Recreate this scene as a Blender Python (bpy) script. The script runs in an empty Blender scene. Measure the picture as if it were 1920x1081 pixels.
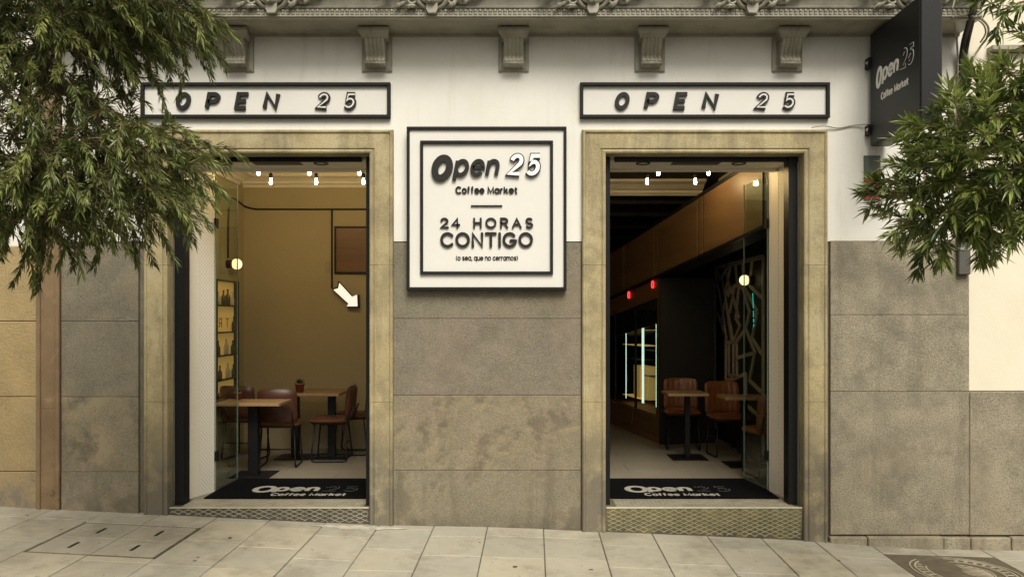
import bpy, math, random
import numpy as np
from mathutils import Matrix, Vector
R = math.radians
random.seed(7)
sc = bpy.context.scene
col = sc.collection

# ------------------------------------------------------------------ camera, sky, sun, exposure
S, D, EYE = 0.0045, 7.0, 1.755          # metres per photo pixel on the facade, camera distance, eye height
cam = bpy.data.cameras.new('camera'); camo = bpy.data.objects.new('camera', cam); col.objects.link(camo)
camo.location = (0, -D, EYE); camo.rotation_euler = (R(90), 0, 0)
cam.sensor_width = 36; cam.lens = 36 * D / (1920 * S)
cam.shift_y = (595 - 540.5) / 1920; cam.clip_end = 500; cam.clip_start = .05
sc.camera = camo
SUN_EL, SUN_AZ = 50, 12                  # degrees; azimuth measured from the street side (-y) towards +x
w = bpy.data.worlds.new('World'); sc.world = w; w.use_nodes = True
nt = w.node_tree; bg = nt.nodes['Background']
sky = nt.nodes.new('ShaderNodeTexSky'); sky.sky_type = 'NISHITA'; sky.sun_disc = False
sky.sun_elevation = R(SUN_EL); sky.sun_rotation = R(180 - SUN_AZ)
sky.air_density = 1.0; sky.dust_density = 6.0; sky.ozone_density = 0.3
hs = nt.nodes.new('ShaderNodeHueSaturation'); hs.inputs['Saturation'].default_value = .25
nt.links.new(sky.outputs[0], hs.inputs['Color'])
tint = nt.nodes.new('ShaderNodeMix'); tint.data_type = 'RGBA'; tint.blend_type = 'MULTIPLY'
tint.inputs[0].default_value = 1; tint.inputs[7].default_value = (1.0, .96, .85, 1)
nt.links.new(hs.outputs[0], tint.inputs[6]); nt.links.new(tint.outputs[2], bg.inputs[0])
bg.inputs[1].default_value = .07
sun = bpy.data.lights.new('sun', 'SUN'); sun.energy = 2.2; sun.angle = R(30); sun.color = (1, .95, .84)
suno = bpy.data.objects.new('sun', sun); col.objects.link(suno); suno.location = (2, -6, 12)
sd = Vector((math.sin(R(SUN_AZ)) * math.cos(R(SUN_EL)), -math.cos(R(SUN_AZ)) * math.cos(R(SUN_EL)), math.sin(R(SUN_EL))))
suno.rotation_euler = sd.to_track_quat('Z', 'Y').to_euler()
vs = sc.view_settings; vs.view_transform = 'Standard'; vs.look = 'None'; vs.gamma = 1; vs.exposure = 0.76
sc.cycles.max_bounces = 8; sc.cycles.transparent_max_bounces = 12
sc.cycles.use_denoising = True; sc.cycles.sample_clamp_indirect = 6

# ------------------------------------------------------------------ helpers
def X(px, d=0): return (px - 960) * S * (D + d) / D          # photo column -> metres at depth d behind the facade
def Z(py, d=0): return EYE + (595 - py) * S * (D + d) / D
GX = [-9, -4.32, -1.19, 0, .585, 2.44, 2.66, 3.3, 4.32, 9]
GZ = [.31, .1665, .0135, -.009, -.036, -.1125, -.13, -.178, -.19, -.26]
def gz(x, y=0): return float(np.interp(x, GX, GZ)) + .012 * min(0, y)

class MB:
    def __init__(s): s.v = []; s.f = []; s.sm = []
    def add(s, vs, fs, smooth=False):
        b = len(s.v); s.v += [tuple(p) for p in vs]; s.f += [tuple(i + b for i in f) for f in fs]; s.sm += [smooth] * len(fs); return s
    def box(s, x0, x1, y0, y1, z0, z1, c=0):
        if x0 > x1: x0, x1 = x1, x0
        if y0 > y1: y0, y1 = y1, y0
        if z0 > z1: z0, z1 = z1, z0
        if c <= 0:
            return s.add([(x, y, z) for z in (z0, z1) for y in (y0, y1) for x in (x0, x1)],
                  [(0, 2, 3, 1), (4, 5, 7, 6), (0, 1, 5, 4), (2, 6, 7, 3), (0, 4, 6, 2), (1, 3, 7, 5)])
        c = min(c, (x1 - x0) * .45, (y1 - y0) * .45, (z1 - z0) * .45)
        A = [(x0, x1), (y0, y1), (z0, z1)]; vs = []; idx = {}
        for sx in (0, 1):
            for sy in (0, 1):
                for sz in (0, 1):
                    sg = (sx, sy, sz)
                    for ax in range(3):
                        p = [A[k][sg[k]] + (0 if k == ax else (c if sg[k] == 0 else -c)) for k in range(3)]
                        idx[sg, ax] = len(vs); vs.append(p)
        fs = []
        ctr = np.array([(x0 + x1) / 2, (y0 + y1) / 2, (z0 + z1) / 2])
        def face(ids):
            P = np.array([vs[i] for i in ids]); n = np.cross(P[1] - P[0], P[2] - P[0])
            fs.append(ids if np.dot(n, P.mean(0) - ctr) > 0 else ids[::-1])
        for ax in range(3):
            o1, o2 = [k for k in range(3) if k != ax]
            for sg in (0, 1):
                ids = []
                for a, b in ((0, 0), (1, 0), (1, 1), (0, 1)):
                    t = [0, 0, 0]; t[ax] = sg; t[o1] = a; t[o2] = b; ids.append(idx[tuple(t), ax])
                face(ids)
            for a in (0, 1):
                for b in (0, 1):
                    t0 = [0, 0, 0]; t0[o1] = a; t0[o2] = b; t1 = list(t0); t1[ax] = 1
                    t0, t1 = tuple(t0), tuple(t1)
                    face([idx[t0, o1], idx[t1, o1], idx[t1, o2], idx[t0, o2]])
        for sg in [(a, b, c_) for a in (0, 1) for b in (0, 1) for c_ in (0, 1)]:
            face([idx[sg, 0], idx[sg, 1], idx[sg, 2]])
        return s.add(vs, fs)
    def prism(s, poly, fn, a, b, smooth=False):
        """poly: 2-D points; fn(u, v, t) -> xyz; from t=a to t=b"""
        n = len(poly)
        vs = [fn(u, v, a) for u, v in poly] + [fn(u, v, b) for u, v in poly]
        return s.add(vs, [tuple(range(n))[::-1], tuple(range(n, 2 * n))] + [(i, (i + 1) % n, n + (i + 1) % n, n + i) for i in range(n)], smooth)
    def tube(s, pts, r, n=8, caps=True):
        pts = [Vector(p) for p in pts]; m = len(pts)
        rs = r if isinstance(r, (list, tuple)) else [r] * m
        vs = []; up = None
        for i, p in enumerate(pts):
            t = (pts[min(i + 1, m - 1)] - pts[max(i - 1, 0)])
            t = t.normalized() if t.length > 1e-9 else Vector((0, 0, 1))
            if up is None: up = Vector((0, 0, 1)) if abs(t.z) < .9 else Vector((1, 0, 0))
            a = t.cross(up)
            if a.length < 1e-6: a = t.cross(Vector((0, 1, 0)))
            a.normalize(); b = t.cross(a); b.normalize(); up = -b if False else up
            for k in range(n):
                q = 2 * math.pi * k / n
                vs.append(p + (a * math.cos(q) + b * math.sin(q)) * rs[i])
        fs = [(i * n + k, i * n + (k + 1) % n, (i + 1) * n + (k + 1) % n, (i + 1) * n + k) for i in range(m - 1) for k in range(n)]
        if caps: fs += [tuple(range(n))[::-1], tuple(range((m - 1) * n, m * n))]
        return s.add(vs, fs, True)
    def lathe(s, prof, c=(0, 0, 0), n=16, axis='z'):
        vs = []
        for r, h in prof:
            for k in range(n):
                q = 2 * math.pi * k / n; a, b = r * math.cos(q), r * math.sin(q)
                p = (a, b, h) if axis == 'z' else (a, h, b) if axis == 'y' else (h, a, b)
                vs.append((c[0] + p[0], c[1] + p[1], c[2] + p[2]))
        m = len(prof)
        return s.add(vs, [(i * n + k, i * n + (k + 1) % n, (i + 1) * n + (k + 1) % n, (i + 1) * n + k) for i in range(m - 1) for k in range(n)], True)
    def ball(s, c, r, n=12, sq=(1, 1, 1)):
        vs = []; fs = []
        for i in range(n // 2 + 1):
            a = math.pi * i / (n // 2)
            for k in range(n):
                q = 2 * math.pi * k / n
                vs.append((c[0] + r * sq[0] * math.sin(a) * math.cos(q), c[1] + r * sq[1] * math.sin(a) * math.sin(q), c[2] + r * sq[2] * math.cos(a)))
        fs = [(i * n + k, (i + 1) * n + k, (i + 1) * n + (k + 1) % n, i * n + (k + 1) % n) for i in range(n // 2) for k in range(n)]
        return s.add(vs, fs, True)
    def build(s, name, mat, parent=None, origin=None, bevel=0):
        o = Vector(origin) if origin is not None else Vector((0, 0, 0))
        me = bpy.data.meshes.new(name); me.from_pydata([tuple(Vector(p) - o) for p in s.v], [], s.f)
        me.polygons.foreach_set('use_smooth', s.sm); me.update()
        ob = bpy.data.objects.new(name, me); col.objects.link(ob); ob.location = o
        if mat is not None: me.materials.append(mat)
        if bevel:
            b = ob.modifiers.new('soft_edge', 'BEVEL'); b.width = bevel; b.segments = 2; b.limit_method = 'ANGLE'
        if parent is not None: child(ob, parent)
        return ob

def wloc(o):
    v = Vector(o.location); p = o.parent
    return v if p is None else v + wloc(p)
def child(o, p):
    """parent an object given in world coordinates (parents here are unrotated when built)"""
    o.location = Vector(o.location) - wloc(p); o.parent = p
def tag(o, label=None, cat=None, group=None, kind=None):
    if label: o['label'] = label
    if cat: o['category'] = cat
    if group: o['group'] = group
    if kind: o['kind'] = kind
    return o
def thing(name, loc, label, cat, group=None):
    o = bpy.data.objects.new(name, None); col.objects.link(o); o.location = loc; o.empty_display_size = .1
    return tag(o, label, cat, group)
def copy_tree(o, parent=None):
    c = o.copy(); col.objects.link(c); c.parent = parent
    for ch in list(o.children): copy_tree(ch, c)
    return c
def box(name, mat, parent, x0, x1, y0, y1, z0, z1, c=0.004):
    return MB().box(x0, x1, y0, y1, z0, z1, c).build(name, mat, parent, ((x0 + x1) / 2, (y0 + y1) / 2, min(z0, z1)))

# ------------------------------------------------------------------ materials
def mat(name, c, rough=.7, var=.12, scale=5, fine=.08, fscale=90, bump=.15, bscale=120, metal=0, stains=(), emit=0, spec=.4, stretch=(1, 1, 1), coat=0, tiles=None):
    m = bpy.data.materials.new(name); m.use_nodes = True; t = m.node_tree; N = t.nodes; L = t.links
    b = N['Principled BSDF']; b.inputs['Roughness'].default_value = rough; b.inputs['Metallic'].default_value = metal
    b.inputs['Specular IOR Level'].default_value = spec; b.inputs['Coat Weight'].default_value = coat
    g = N.new('ShaderNodeNewGeometry'); mp = N.new('ShaderNodeMapping'); mp.inputs['Scale'].default_value = stretch
    L.new(g.outputs['Position'], mp.inputs[0])
    def noise(sc_, det=6, ro=.6):
        n = N.new('ShaderNodeTexNoise'); n.inputs['Scale'].default_value = sc_; n.inputs['Detail'].default_value = det; n.inputs['Roughness'].default_value = ro
        L.new(mp.outputs[0], n.inputs['Vector']); return n.outputs[0]
    def rng(x, lo, hi, a, b_):
        r = N.new('ShaderNodeMapRange'); r.inputs[1].default_value = lo; r.inputs[2].default_value = hi; r.inputs[3].default_value = a; r.inputs[4].default_value = b_
        L.new(x, r.inputs[0]); return r.outputs[0]
    def mix(f, a, b_, blend='MIX'):
        k = N.new('ShaderNodeMix'); k.data_type = 'RGBA'; k.blend_type = blend; k.clamp_factor = True
        if isinstance(f, (int, float)): k.inputs[0].default_value = f
        else: L.new(f, k.inputs[0])
        for v, i in ((a, 6), (b_, 7)):
            if isinstance(v, tuple): k.inputs[i].default_value = (*v, 1) if len(v) == 3 else v
            else: L.new(v, k.inputs[i])
        return k.outputs[2]
    def mul(a, b_):
        k = N.new('ShaderNodeMath'); k.operation = 'MULTIPLY'; L.new(a, k.inputs[0]); L.new(b_, k.inputs[1]); return k.outputs[0]
    out = tuple(c)
    big = rng(noise(scale), .3, .7, 1 - var, 1 + var)
    fn = rng(noise(fscale, 5, .8), .3, .7, 1 - fine, 1 + fine)
    k = mul(big, fn)
    cc = N.new('ShaderNodeCombineColor'); [L.new(k, cc.inputs[i]) for i in range(3)]
    cur = mix(1.0, out, cc.outputs[0], 'MULTIPLY')
    for st in stains:   # colour, scale, lo, hi, amount, optional (z0, z1) fade: full at z0, none at z1
        nz = noise(st[1], 9, .7)
        if len(st) > 6:                                     # run-down streaks: noise drawn out along z
            m2 = N.new('ShaderNodeMapping'); m2.inputs['Scale'].default_value = (1, 1, st[6]); L.new(g.outputs['Position'], m2.inputs[0])
            L.new(m2.outputs[0], nz.node.inputs['Vector'])
        f = rng(nz, st[2], st[3], 0, st[4])
        if len(st) > 5 and st[5]:
            sp = N.new('ShaderNodeSeparateXYZ'); L.new(g.outputs['Position'], sp.inputs[0])
            f = mul(f, rng(sp.outputs[2], st[5][0], st[5][1], 1, 0))
        cur = mix(f, cur, st[0])
    L.new(cur, b.inputs['Base Color'])
    if bump:
        bp = N.new('ShaderNodeBump'); bp.inputs['Strength'].default_value = bump; bp.inputs['Distance'].default_value = .01
        L.new(noise(bscale, 5, .65), bp.inputs['Height']); L.new(bp.outputs[0], b.inputs['Normal'])
    if emit:
        b.inputs['Emission Color'].default_value = (*c, 1); b.inputs['Emission Strength'].default_value = emit
    return m
def plain(name, c, rough=.5, metal=0, **k): return mat(name, c, rough, k.pop('var', .05), 6, k.pop('fine', .02), 60, k.pop('bump', .02), 80, metal, **k)
def glow(name, c, s):
    m = bpy.data.materials.new(name); m.use_nodes = True; b = m.node_tree.nodes['Principled BSDF']
    b.inputs['Base Color'].default_value = (*c, 1); b.inputs['Emission Color'].default_value = (*c, 1); b.inputs['Emission Strength'].default_value = s; return m
def glass(name, tintc=(.9, .96, .93)):
    m = bpy.data.materials.new(name); m.use_nodes = True; t = m.node_tree; N = t.nodes; L = t.links; N.remove(N['Principled BSDF'])
    tr = N.new('ShaderNodeBsdfTransparent'); tr.inputs[0].default_value = (*tintc, 1)
    gl = N.new('ShaderNodeBsdfGlossy'); gl.inputs['Roughness'].default_value = .02
    lw = N.new('ShaderNodeLayerWeight'); lw.inputs[0].default_value = .5; mx = N.new('ShaderNodeMixShader')
    pw = N.new('ShaderNodeMath'); pw.operation = 'POWER'; L.new(lw.outputs['Facing'], pw.inputs[0]); pw.inputs[1].default_value = 5
    fr = N.new('ShaderNodeMath'); fr.operation = 'MULTIPLY_ADD'; L.new(pw.outputs[0], fr.inputs[0]); fr.inputs[1].default_value = .9; fr.inputs[2].default_value = .04
    L.new(fr.outputs[0], mx.inputs[0]); L.new(tr.outputs[0], mx.inputs[1]); L.new(gl.outputs[0], mx.inputs[2]); L.new(mx.outputs[0], N['Material Output'].inputs[0]); return m
def leafmat(name, c1, c2, gloss=.45):
    m = bpy.data.materials.new(name); m.use_nodes = True; t = m.node_tree; N = t.nodes; L = t.links
    b = N['Principled BSDF']; b.inputs['Roughness'].default_value = gloss; b.inputs['Specular IOR Level'].default_value = .5
    at = N.new('ShaderNodeAttribute'); at.attribute_name = 'tone'
    rp = N.new('ShaderNodeMix'); rp.data_type = 'RGBA'; rp.inputs[6].default_value = (*c1, 1); rp.inputs[7].default_value = (*c2, 1)
    L.new(at.outputs['Fac'], rp.inputs[0]); L.new(rp.outputs[2], b.inputs['Base Color'])
    tr = N.new('ShaderNodeBsdfTranslucent'); L.new(rp.outputs[2], tr.inputs[0]); mx = N.new('ShaderNodeMixShader'); mx.inputs[0].default_value = .3
    L.new(b.outputs[0], mx.inputs[1]); L.new(tr.outputs[0], mx.inputs[2]); L.new(mx.outputs[0], N['Material Output'].inputs[0]); return m

M = {}
M['white'] = mat('painted_plaster', (.68, .665, .615), .75, .05, 1.2, .02, 60, .08, 40, stains=[((.5, .455, .33), 1.6, .5, .75, .3), ((.42, .38, .28), 7, .54, .72, .3, None, .12)])
def dado(name, c, pale, dark):
    return mat(name, c, .85, .16, 2.5, .5, 105, .8, 105, stains=[((.30, .245, .15), 3.0, .46, .6, pale), ((.095, .083, .06), 2.9, .5, .6, dark), ((.24, .17, .135), 1.3, .5, .62, .3), ((.085, .075, .055), 5, .52, .66, .5, (.2, 1.3), .1), ((.08, .07, .052), 6, .35, .55, .75, (-.04, .14)), ((.09, .08, .065), 55, .6, .68, .6)])
M['dado'] = [dado('olive_grey_block', (.172, .154, .112), .25, .25), dado('rosy_grey_block', (.178, .155, .118), .15, .3), dado('tan_weathered_block', (.203, .173, .117), .75, .75), dado('stained_base_block', (.19, .167, .118), .5, .6)]
M['dado2'] = mat('coarse_granite', (.25, .222, .162), .88, .2, 4, .6, 95, .9, 95, stains=[((.12, .105, .078), 2.6, .5, .62, .5), ((.30, .25, .17), 2.1, .48, .62, .5, (.2, 1.2)), ((.11, .095, .07), 6, .52, .66, .45, None, .1), ((.085, .075, .058), 45, .58, .66, .7)])
M['frame_stone'] = mat('yellow_sandstone', (.335, .278, .152), .82, .2, 2.6, .32, 105, .6, 105, stains=[((.42, .36, .22), 2.2, .48, .6, .6), ((.2, .165, .095), 4, .5, .62, .6), ((.15, .125, .08), 9, .5, .66, .5, None, .12), ((.12, .105, .08), 3, .28, .5, .9, (.45, .95)), ((.12, .1, .065), 60, .62, .68, .6)])
M['ochre'] = mat('ochre_render', (.30, .225, .112), .85, .2, 2.2, .25, 70, .9, 40, stains=[((.14, .12, .1), 2.2, .42, .62, .85, (.25, 1.25)), ((.42, .31, .14), 3, .5, .7, .4)])
M['rust_paint'] = mat('flaking_brown_paint', (.18, .12, .064), .6, .16, 4, .06, 80, .15, 60, stains=[((.07, .045, .03), 14, .55, .62, .9, (.1, 1.0)), ((.36, .24, .12), 5, .55, .7, .5)])
M['cream'] = mat('cream_plaster', (.66, .61, .49), .8, .06, 1, .03, 50, .1, 30, stains=[((.6, .53, .36), 1.8, .5, .75, .4)])
M['mortar'] = mat('mortar', (.16, .14, .105), .95, .2, 12, .2, 80, .3, 80)
M['cornice'] = mat('grey_painted_cast_stone', (.3, .283, .222), .33, .12, 3, .06, 60, .06, 60, stains=[((.09, .08, .055), 5, .5, .7, .5)])
M['pave'] = [mat('paving_slab', tuple(v * k for v in c), .85, .10, 3.5, .10, 160, .2, 150, stains=[((.17, .15, .11), 1.8, .48, .62, .6), ((.38, .335, .24), 2.6, .52, .66, .5), ((.09, .08, .06), 17, .63, .67, .7), ((.46, .43, .35), 30, .66, .69, .7)])
             for c, k in (((.335, .31, .245), 1), ((.335, .31, .245), .92), ((.34, .308, .232), 1.05), ((.325, .306, .25), .96))]
M['grout'] = mat('dark_grout', (.13, .115, .085), .95, .2, 20, .2, 120, .2, 100)
M['asphalt'] = mat('asphalt', (.055, .053, .05), .9, .15, 4, .3, 200, .4, 200)
M['kerb'] = mat('granite_kerb', (.33, .31, .27), .8, .1, 4, .2, 180, .3, 160)
M['iron'] = mat('cast_iron', (.12, .10, .07), .55, .2, 12, .2, 100, .2, 90, metal=.35, stains=[((.22, .19, .13), 9, .5, .7, .6)])
M['iron_worn'] = mat('worn_iron_rib', (.42, .38, .28), .5, .2, 10, .15, 100, .1, 90, metal=.3)
M['black'] = plain('black_metal', (.006, .006, .0065), .45, spec=.25)
M['signblack'] = plain('black_sign_panel', (.010, .0108, .012), .42, spec=.3)
M['sigframe'] = plain('charcoal_sign_bar', (.012, .0118, .011), .6, spec=.2)
M['letter'] = plain('charcoal_letter', (.016, .015, .0135), .55, spec=.25)
M['signpanel'] = mat('sign_panel_white', (.63, .615, .575), .5, .03, 2, .01, 40, .02, 40)
M['letwhite'] = plain('white_letter', (.82, .81, .77), .4)
M['steel'] = plain('brushed_steel', (.5, .5, .48), .32, 1)
M['plate'] = mat('worn_checker_plate', (.36, .335, .255), .5, .2, 8, .1, 80, .1, 80, metal=.45, stains=[((.14, .12, .085), 6, .5, .7, .6)])
M['plate_dark'] = mat('dirty_checker_plate', (.09, .08, .065), .55, .25, 9, .1, 80, .15, 80, metal=.4, stains=[((.07, .06, .045), 4, .5, .65, .7)])
M['plate_yel'] = mat('mossy_checker_plate', (.15, .132, .07), .6, .25, 5, .1, 80, .15, 80, metal=.25, stains=[((.06, .052, .042), 4, .35, .55, .9, (-.08, .12))])
M['ridge'] = mat('bright_plate_ridge', (.46, .43, .33), .45, .15, 10, .1, 80, .05, 80, metal=.5)
M['ridge_yel'] = mat('yellowed_plate_ridge', (.33, .3, .18), .5, .2, 10, .1, 80, .05, 80, metal=.35)
M['mat'] = mat('black_entrance_mat', (.0035, .0035, .004), 1, .1, 8, .4, 220, .5, 300, spec=.05)
M['mattext'] = plain('mat_print_white', (.27, .255, .22), .9)
M['mattext_dim'] = plain('mat_print_grey', (.05, .048, .045), .9)
M['inwall'] = mat('warm_interior_wall', (.35, .30, .185), .7, .04, 1.5, .02, 40, .04, 40)
M['inwhite'] = mat('interior_white', (.68, .64, .54), .6, .04, 1.5, .02, 40, .04, 40)
M['inblack'] = plain('black_interior_wall', (.012, .012, .012), .6)
M['inceil'] = plain('dark_ceiling', (.03, .026, .022), .8)
M['infloor'] = mat('grey_stone_tile', (.19, .165, .125), .4, .08, 2, .05, 80, .04, 60)
M['wood'] = mat('oak_veneer', (.105, .062, .029), .45, .18, 2.0, .12, 30, .05, 40, stretch=(1, .35, 6))
M['walnut'] = mat('dark_wood_veneer', (.13, .065, .03), .45, .2, 2, .1, 30, .05, 40, stretch=(.35, 1, 6))
M['tabletop'] = mat('pale_oak_top', (.25, .16, .078), .4, .12, 3, .1, 30, .04, 40, stretch=(1, 5, 1))
M['leather'] = mat('tan_leather', (.16, .058, .018), .3, .18, 9, .06, 90, .12, 130)
M['leather2'] = mat('russet_leather', (.075, .03, .017), .38, .18, 9, .06, 90, .12, 130)
M['terracotta'] = plain('terracotta', (.22, .07, .035), .8)
M['plantgreen'] = plain('pot_plant_green', (.05, .09, .03), .6)
M['grille'] = None
M['glass'] = glass('clear_glass')
M['glassedge'] = plain('green_glass_edge', (.16, .22, .18), .2)
M['bulb'] = glow('bulb_glow', (1, .7, .31), 300)
M['globe'] = glow('globe_glow', (1, .78, .4), 1.0)
M['tubewhite'] = glow('cool_tube_glow', (.8, 1, .88), .8)
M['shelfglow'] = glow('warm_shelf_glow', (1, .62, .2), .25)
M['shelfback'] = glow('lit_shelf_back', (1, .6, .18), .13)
M['neonred'] = glow('red_neon', (1, .05, .06), 1.2)
M['tealreflect'] = glow('teal_neon_reflection', (.03, .75, .6), .35)
M['arrowglow'] = glow('arrow_face_glow', (1, .96, .86), .42)
M['red'] = plain('red_plaque', (.32, .03, .025), .5)
M['darkplaque'] = plain('dark_plaque', (.09, .1, .09), .5)
M['cable'] = plain('black_cable', (.02, .018, .016), .6)
M['cablegrey'] = plain('grey_cable', (.3, .27, .2), .6)
M['pipe'] = plain('grey_pipe', (.08, .075, .065), .6)
M['bark'] = mat('bark', (.12, .085, .055), .9, .3, 10, .3, 60, .6, 50)
M['twig'] = plain('twig_bark', (.16, .105, .06), .8)
M['leafL'] = leafmat('bottlebrush_leaf', (.03, .046, .012), (.31, .35, .1))
M['leafR'] = leafmat('yew_pine_leaf', (.026, .056, .013), (.36, .42, .115), .36)
M['bottle'] = [plain('bottle_glass_brown', (.06, .03, .012), .15), plain('bottle_white', (.5, .47, .4), .3), plain('bottle_green', (.02, .05, .025), .15)]
def perforated():
    m = plain('perforated_white_panel', (.6, .57, .49), .45); t = m.node_tree; N = t.nodes; L = t.links
    b = N['Principled BSDF']; g = N.new('ShaderNodeNewGeometry'); sp = N.new('ShaderNodeSeparateXYZ'); L.new(g.outputs['Position'], sp.inputs[0])
    def wave(o, k):
        a = N.new('ShaderNodeMath'); a.operation = 'MULTIPLY'; L.new(o, a.inputs[0]); a.inputs[1].default_value = k
        s_ = N.new('ShaderNodeMath'); s_.operation = 'SINE'; L.new(a.outputs[0], s_.inputs[0]); return s_.outputs[0]
    p = N.new('ShaderNodeMath'); p.operation = 'MULTIPLY'; L.new(wave(sp.outputs[1], 160), p.inputs[0]); L.new(wave(sp.outputs[2], 160), p.inputs[1])
    r = N.new('ShaderNodeMapRange'); r.inputs[1].default_value = .15; r.inputs[2].default_value = .4; L.new(p.outputs[0], r.inputs[0])
    mx = N.new('ShaderNodeMix'); mx.data_type = 'RGBA'; mx.inputs[6].default_value = (.74, .71, .63, 1); mx.inputs[7].default_value = (.55, .52, .45, 1)
    L.new(r.outputs[0], mx.inputs[0]); L.new(mx.outputs[2], b.inputs['Base Color']); return m
M['perf'] = perforated()

# ------------------------------------------------------------------ lettering (own stroke alphabet)
def arc(cx, cy, rx, ry, a0, a1, n=14):
    return [(cx + rx * math.cos(R(a0 + (a1 - a0) * i / n)), cy + ry * math.sin(R(a0 + (a1 - a0) * i / n))) for i in range(n + 1)]
def ell(cx, cy, rx, ry): return ('c', arc(cx, cy, rx, ry, 0, 360, 30)[:-1])
G = {
 'O': (.86, [ell(.43, .5, .43, .5)]), 'C': (.78, [arc(.43, .5, .43, .5, 42, 318, 22)]),
 'G': (.84, [arc(.43, .5, .43, .5, 45, 352, 24) , [(.86, .44), (.5, .44)]]),
 'P': (.58, [[(0, 0), (0, 1), (.32, 1)] + arc(.32, .73, .27, .27, 90, -90)[1:] + [(0, .46)]]),
 'E': (.56, [[(.56, 1), (0, 1), (0, 0), (.56, 0)], [(0, .5), (.5, .5)]]),
 'N': (.66, [[(0, 0), (0, 1), (.66, 0), (.66, 1)]]),
 'M': (.76, [[(0, 0), (0, 1), (.38, .1), (.76, 1), (.76, 0)]]),
 'H': (.62, [[(0, 0), (0, 1)], [(.62, 0), (.62, 1)], [(0, .5), (.62, .5)]]),
 'R': (.58, [[(0, 0), (0, 1), (.32, 1)] + arc(.32, .74, .26, .26, 90, -90)[1:] + [(0, .48)], [(.3, .48), (.58, 0)]]),
 'A': (.74, [[(0, 0), (.37, 1), (.74, 0)], [(.14, .33), (.6, .33)]]),
 'S': (.54, [arc(.28, .74, .26, .26, 40, 270, 14) + arc(.28, .24, .27, .24, 90, -145, 14)[1:]]),
 'T': (.66, [[(0, 1), (.66, 1)], [(.33, 1), (.33, 0)]]), 'I': (0.0, [[(0, 0), (0, 1)]]),
 'L': (.5, [[(0, 1), (0, 0), (.5, 0)]]),
 '2': (.56, [arc(.28, .71, .27, .29, 172, -32, 14) + [(0, 0), (.58, 0)]]),
 '4': (.6, [[(.44, 0), (.44, 1), (0, .3), (.6, .3)]]),
 '5': (.56, [[(.54, 1), (.1, 1), (.05, .5)] + arc(.27, .33, .29, .33, 130, -142, 16)]),
 'o': (.58, [ell(.29, .36, .29, .36)]), 'p': (.58, [[(0, .72), (0, -.28)], ell(.29, .36, .29, .36)]),
 'q': (.58, [[(.58, .72), (.58, -.28)], ell(.29, .36, .29, .36)]),
 'e': (.58, [[(.02, .38), (.58, .38)] + arc(.29, .36, .29, .36, 4, 322, 22)]),
 'n': (.5, [[(0, 0), (0, .72)], [(0, .4)] + arc(.25, .44, .25, .28, 180, 0) + [(.5, 0)]]),
 'm': (.8, [[(0, 0), (0, .72)], [(0, .4)] + arc(.2, .48, .2, .24, 180, 0) + [(.4, 0)], [(.4, .4)] + arc(.6, .48, .2, .24, 180, 0) + [(.8, 0)]]),
 'r': (.3, [[(0, 0), (0, .72)], [(0, .38)] + arc(.26, .42, .26, .28, 180, 80, 8)]),
 'u': (.5, [[(0, .72), (0, .28)] + arc(.25, .28, .25, .28, 180, 360) + [(.5, .72)], [(.5, .3), (.5, 0)]]),
 'c': (.5, [arc(.29, .36, .29, .36, 45, 315, 18)]), 's': (.42, [arc(.21, .54, .2, .18, 40, 270, 12) + arc(.21, .18, .21, .18, 90, -145, 12)[1:]]),
 'a': (.54, [ell(.27, .36, .27, .36), [(.54, .72), (.54, 0)]]),
 'f': (.34, [[(.1, 0), (.1, .78)] + arc(.3, .8, .2, .2, 180, 85, 8), [(-.06, .68), (.32, .68)]]),
 't': (.32, [[(.1, .95), (.1, .18)] + arc(.27, .18, .17, .18, 180, 280, 8), [(-.06, .68), (.32, .68)]]),
 'k': (.48, [[(0, 0), (0, 1)], [(.44, .72), (.02, .3)], [(.17, .44), (.48, 0)]]),
 ',': (.06, [[(.05, .06), (0, -.14)]]), '(': (.16, [arc(.42, .42, .42, .62, 135, 225, 10)]), ')': (.16, [arc(-.26, .42, .42, .62, 45, -45, 10)]), ' ': (.3, []),
}
def ribbon(pts, w, closed, rnd):
    """left and right border of a stroke (2-D) with mitred corners; list of (left, right)"""
    n = len(pts); P = [Vector(p) for p in pts]; out = []
    for i in range(n):
        a = P[i - 1] if (i > 0 or closed) else None
        b = P[(i + 1) % n] if (i < n - 1 or closed) else None
        d1 = (P[i] - a).normalized() if a is not None else (b - P[i]).normalized()
        d2 = (b - P[i]).normalized() if b is not None else d1
        n1 = Vector((-d1.y, d1.x)); n2 = Vector((-d2.y, d2.x)); m = n1 + n2
        if m.length < 1e-4: m = n1
        m.normalize(); k = min(1 / max(m.dot(n1), .35), 1.42)
        out.append((P[i] + m * w / 2 * k, P[i] - m * w / 2 * k))
    if rnd and not closed:
        def cap(p, d):
            q = Vector((-d.y, d.x)); return [(p + d * (w / 2 * math.sin(a)) + q * (w / 2 * math.cos(a)), p + d * (w / 2 * math.sin(a)) - q * (w / 2 * math.cos(a))) for a in (R(30), R(60), R(85))]
        d0 = (P[0] - P[1]).normalized(); d1 = (P[-1] - P[-2]).normalized()
        st = [(r, l) for l, r in cap(P[0], d0)][::-1]
        out = st + out + cap(P[-1], d1)
    return out
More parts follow.
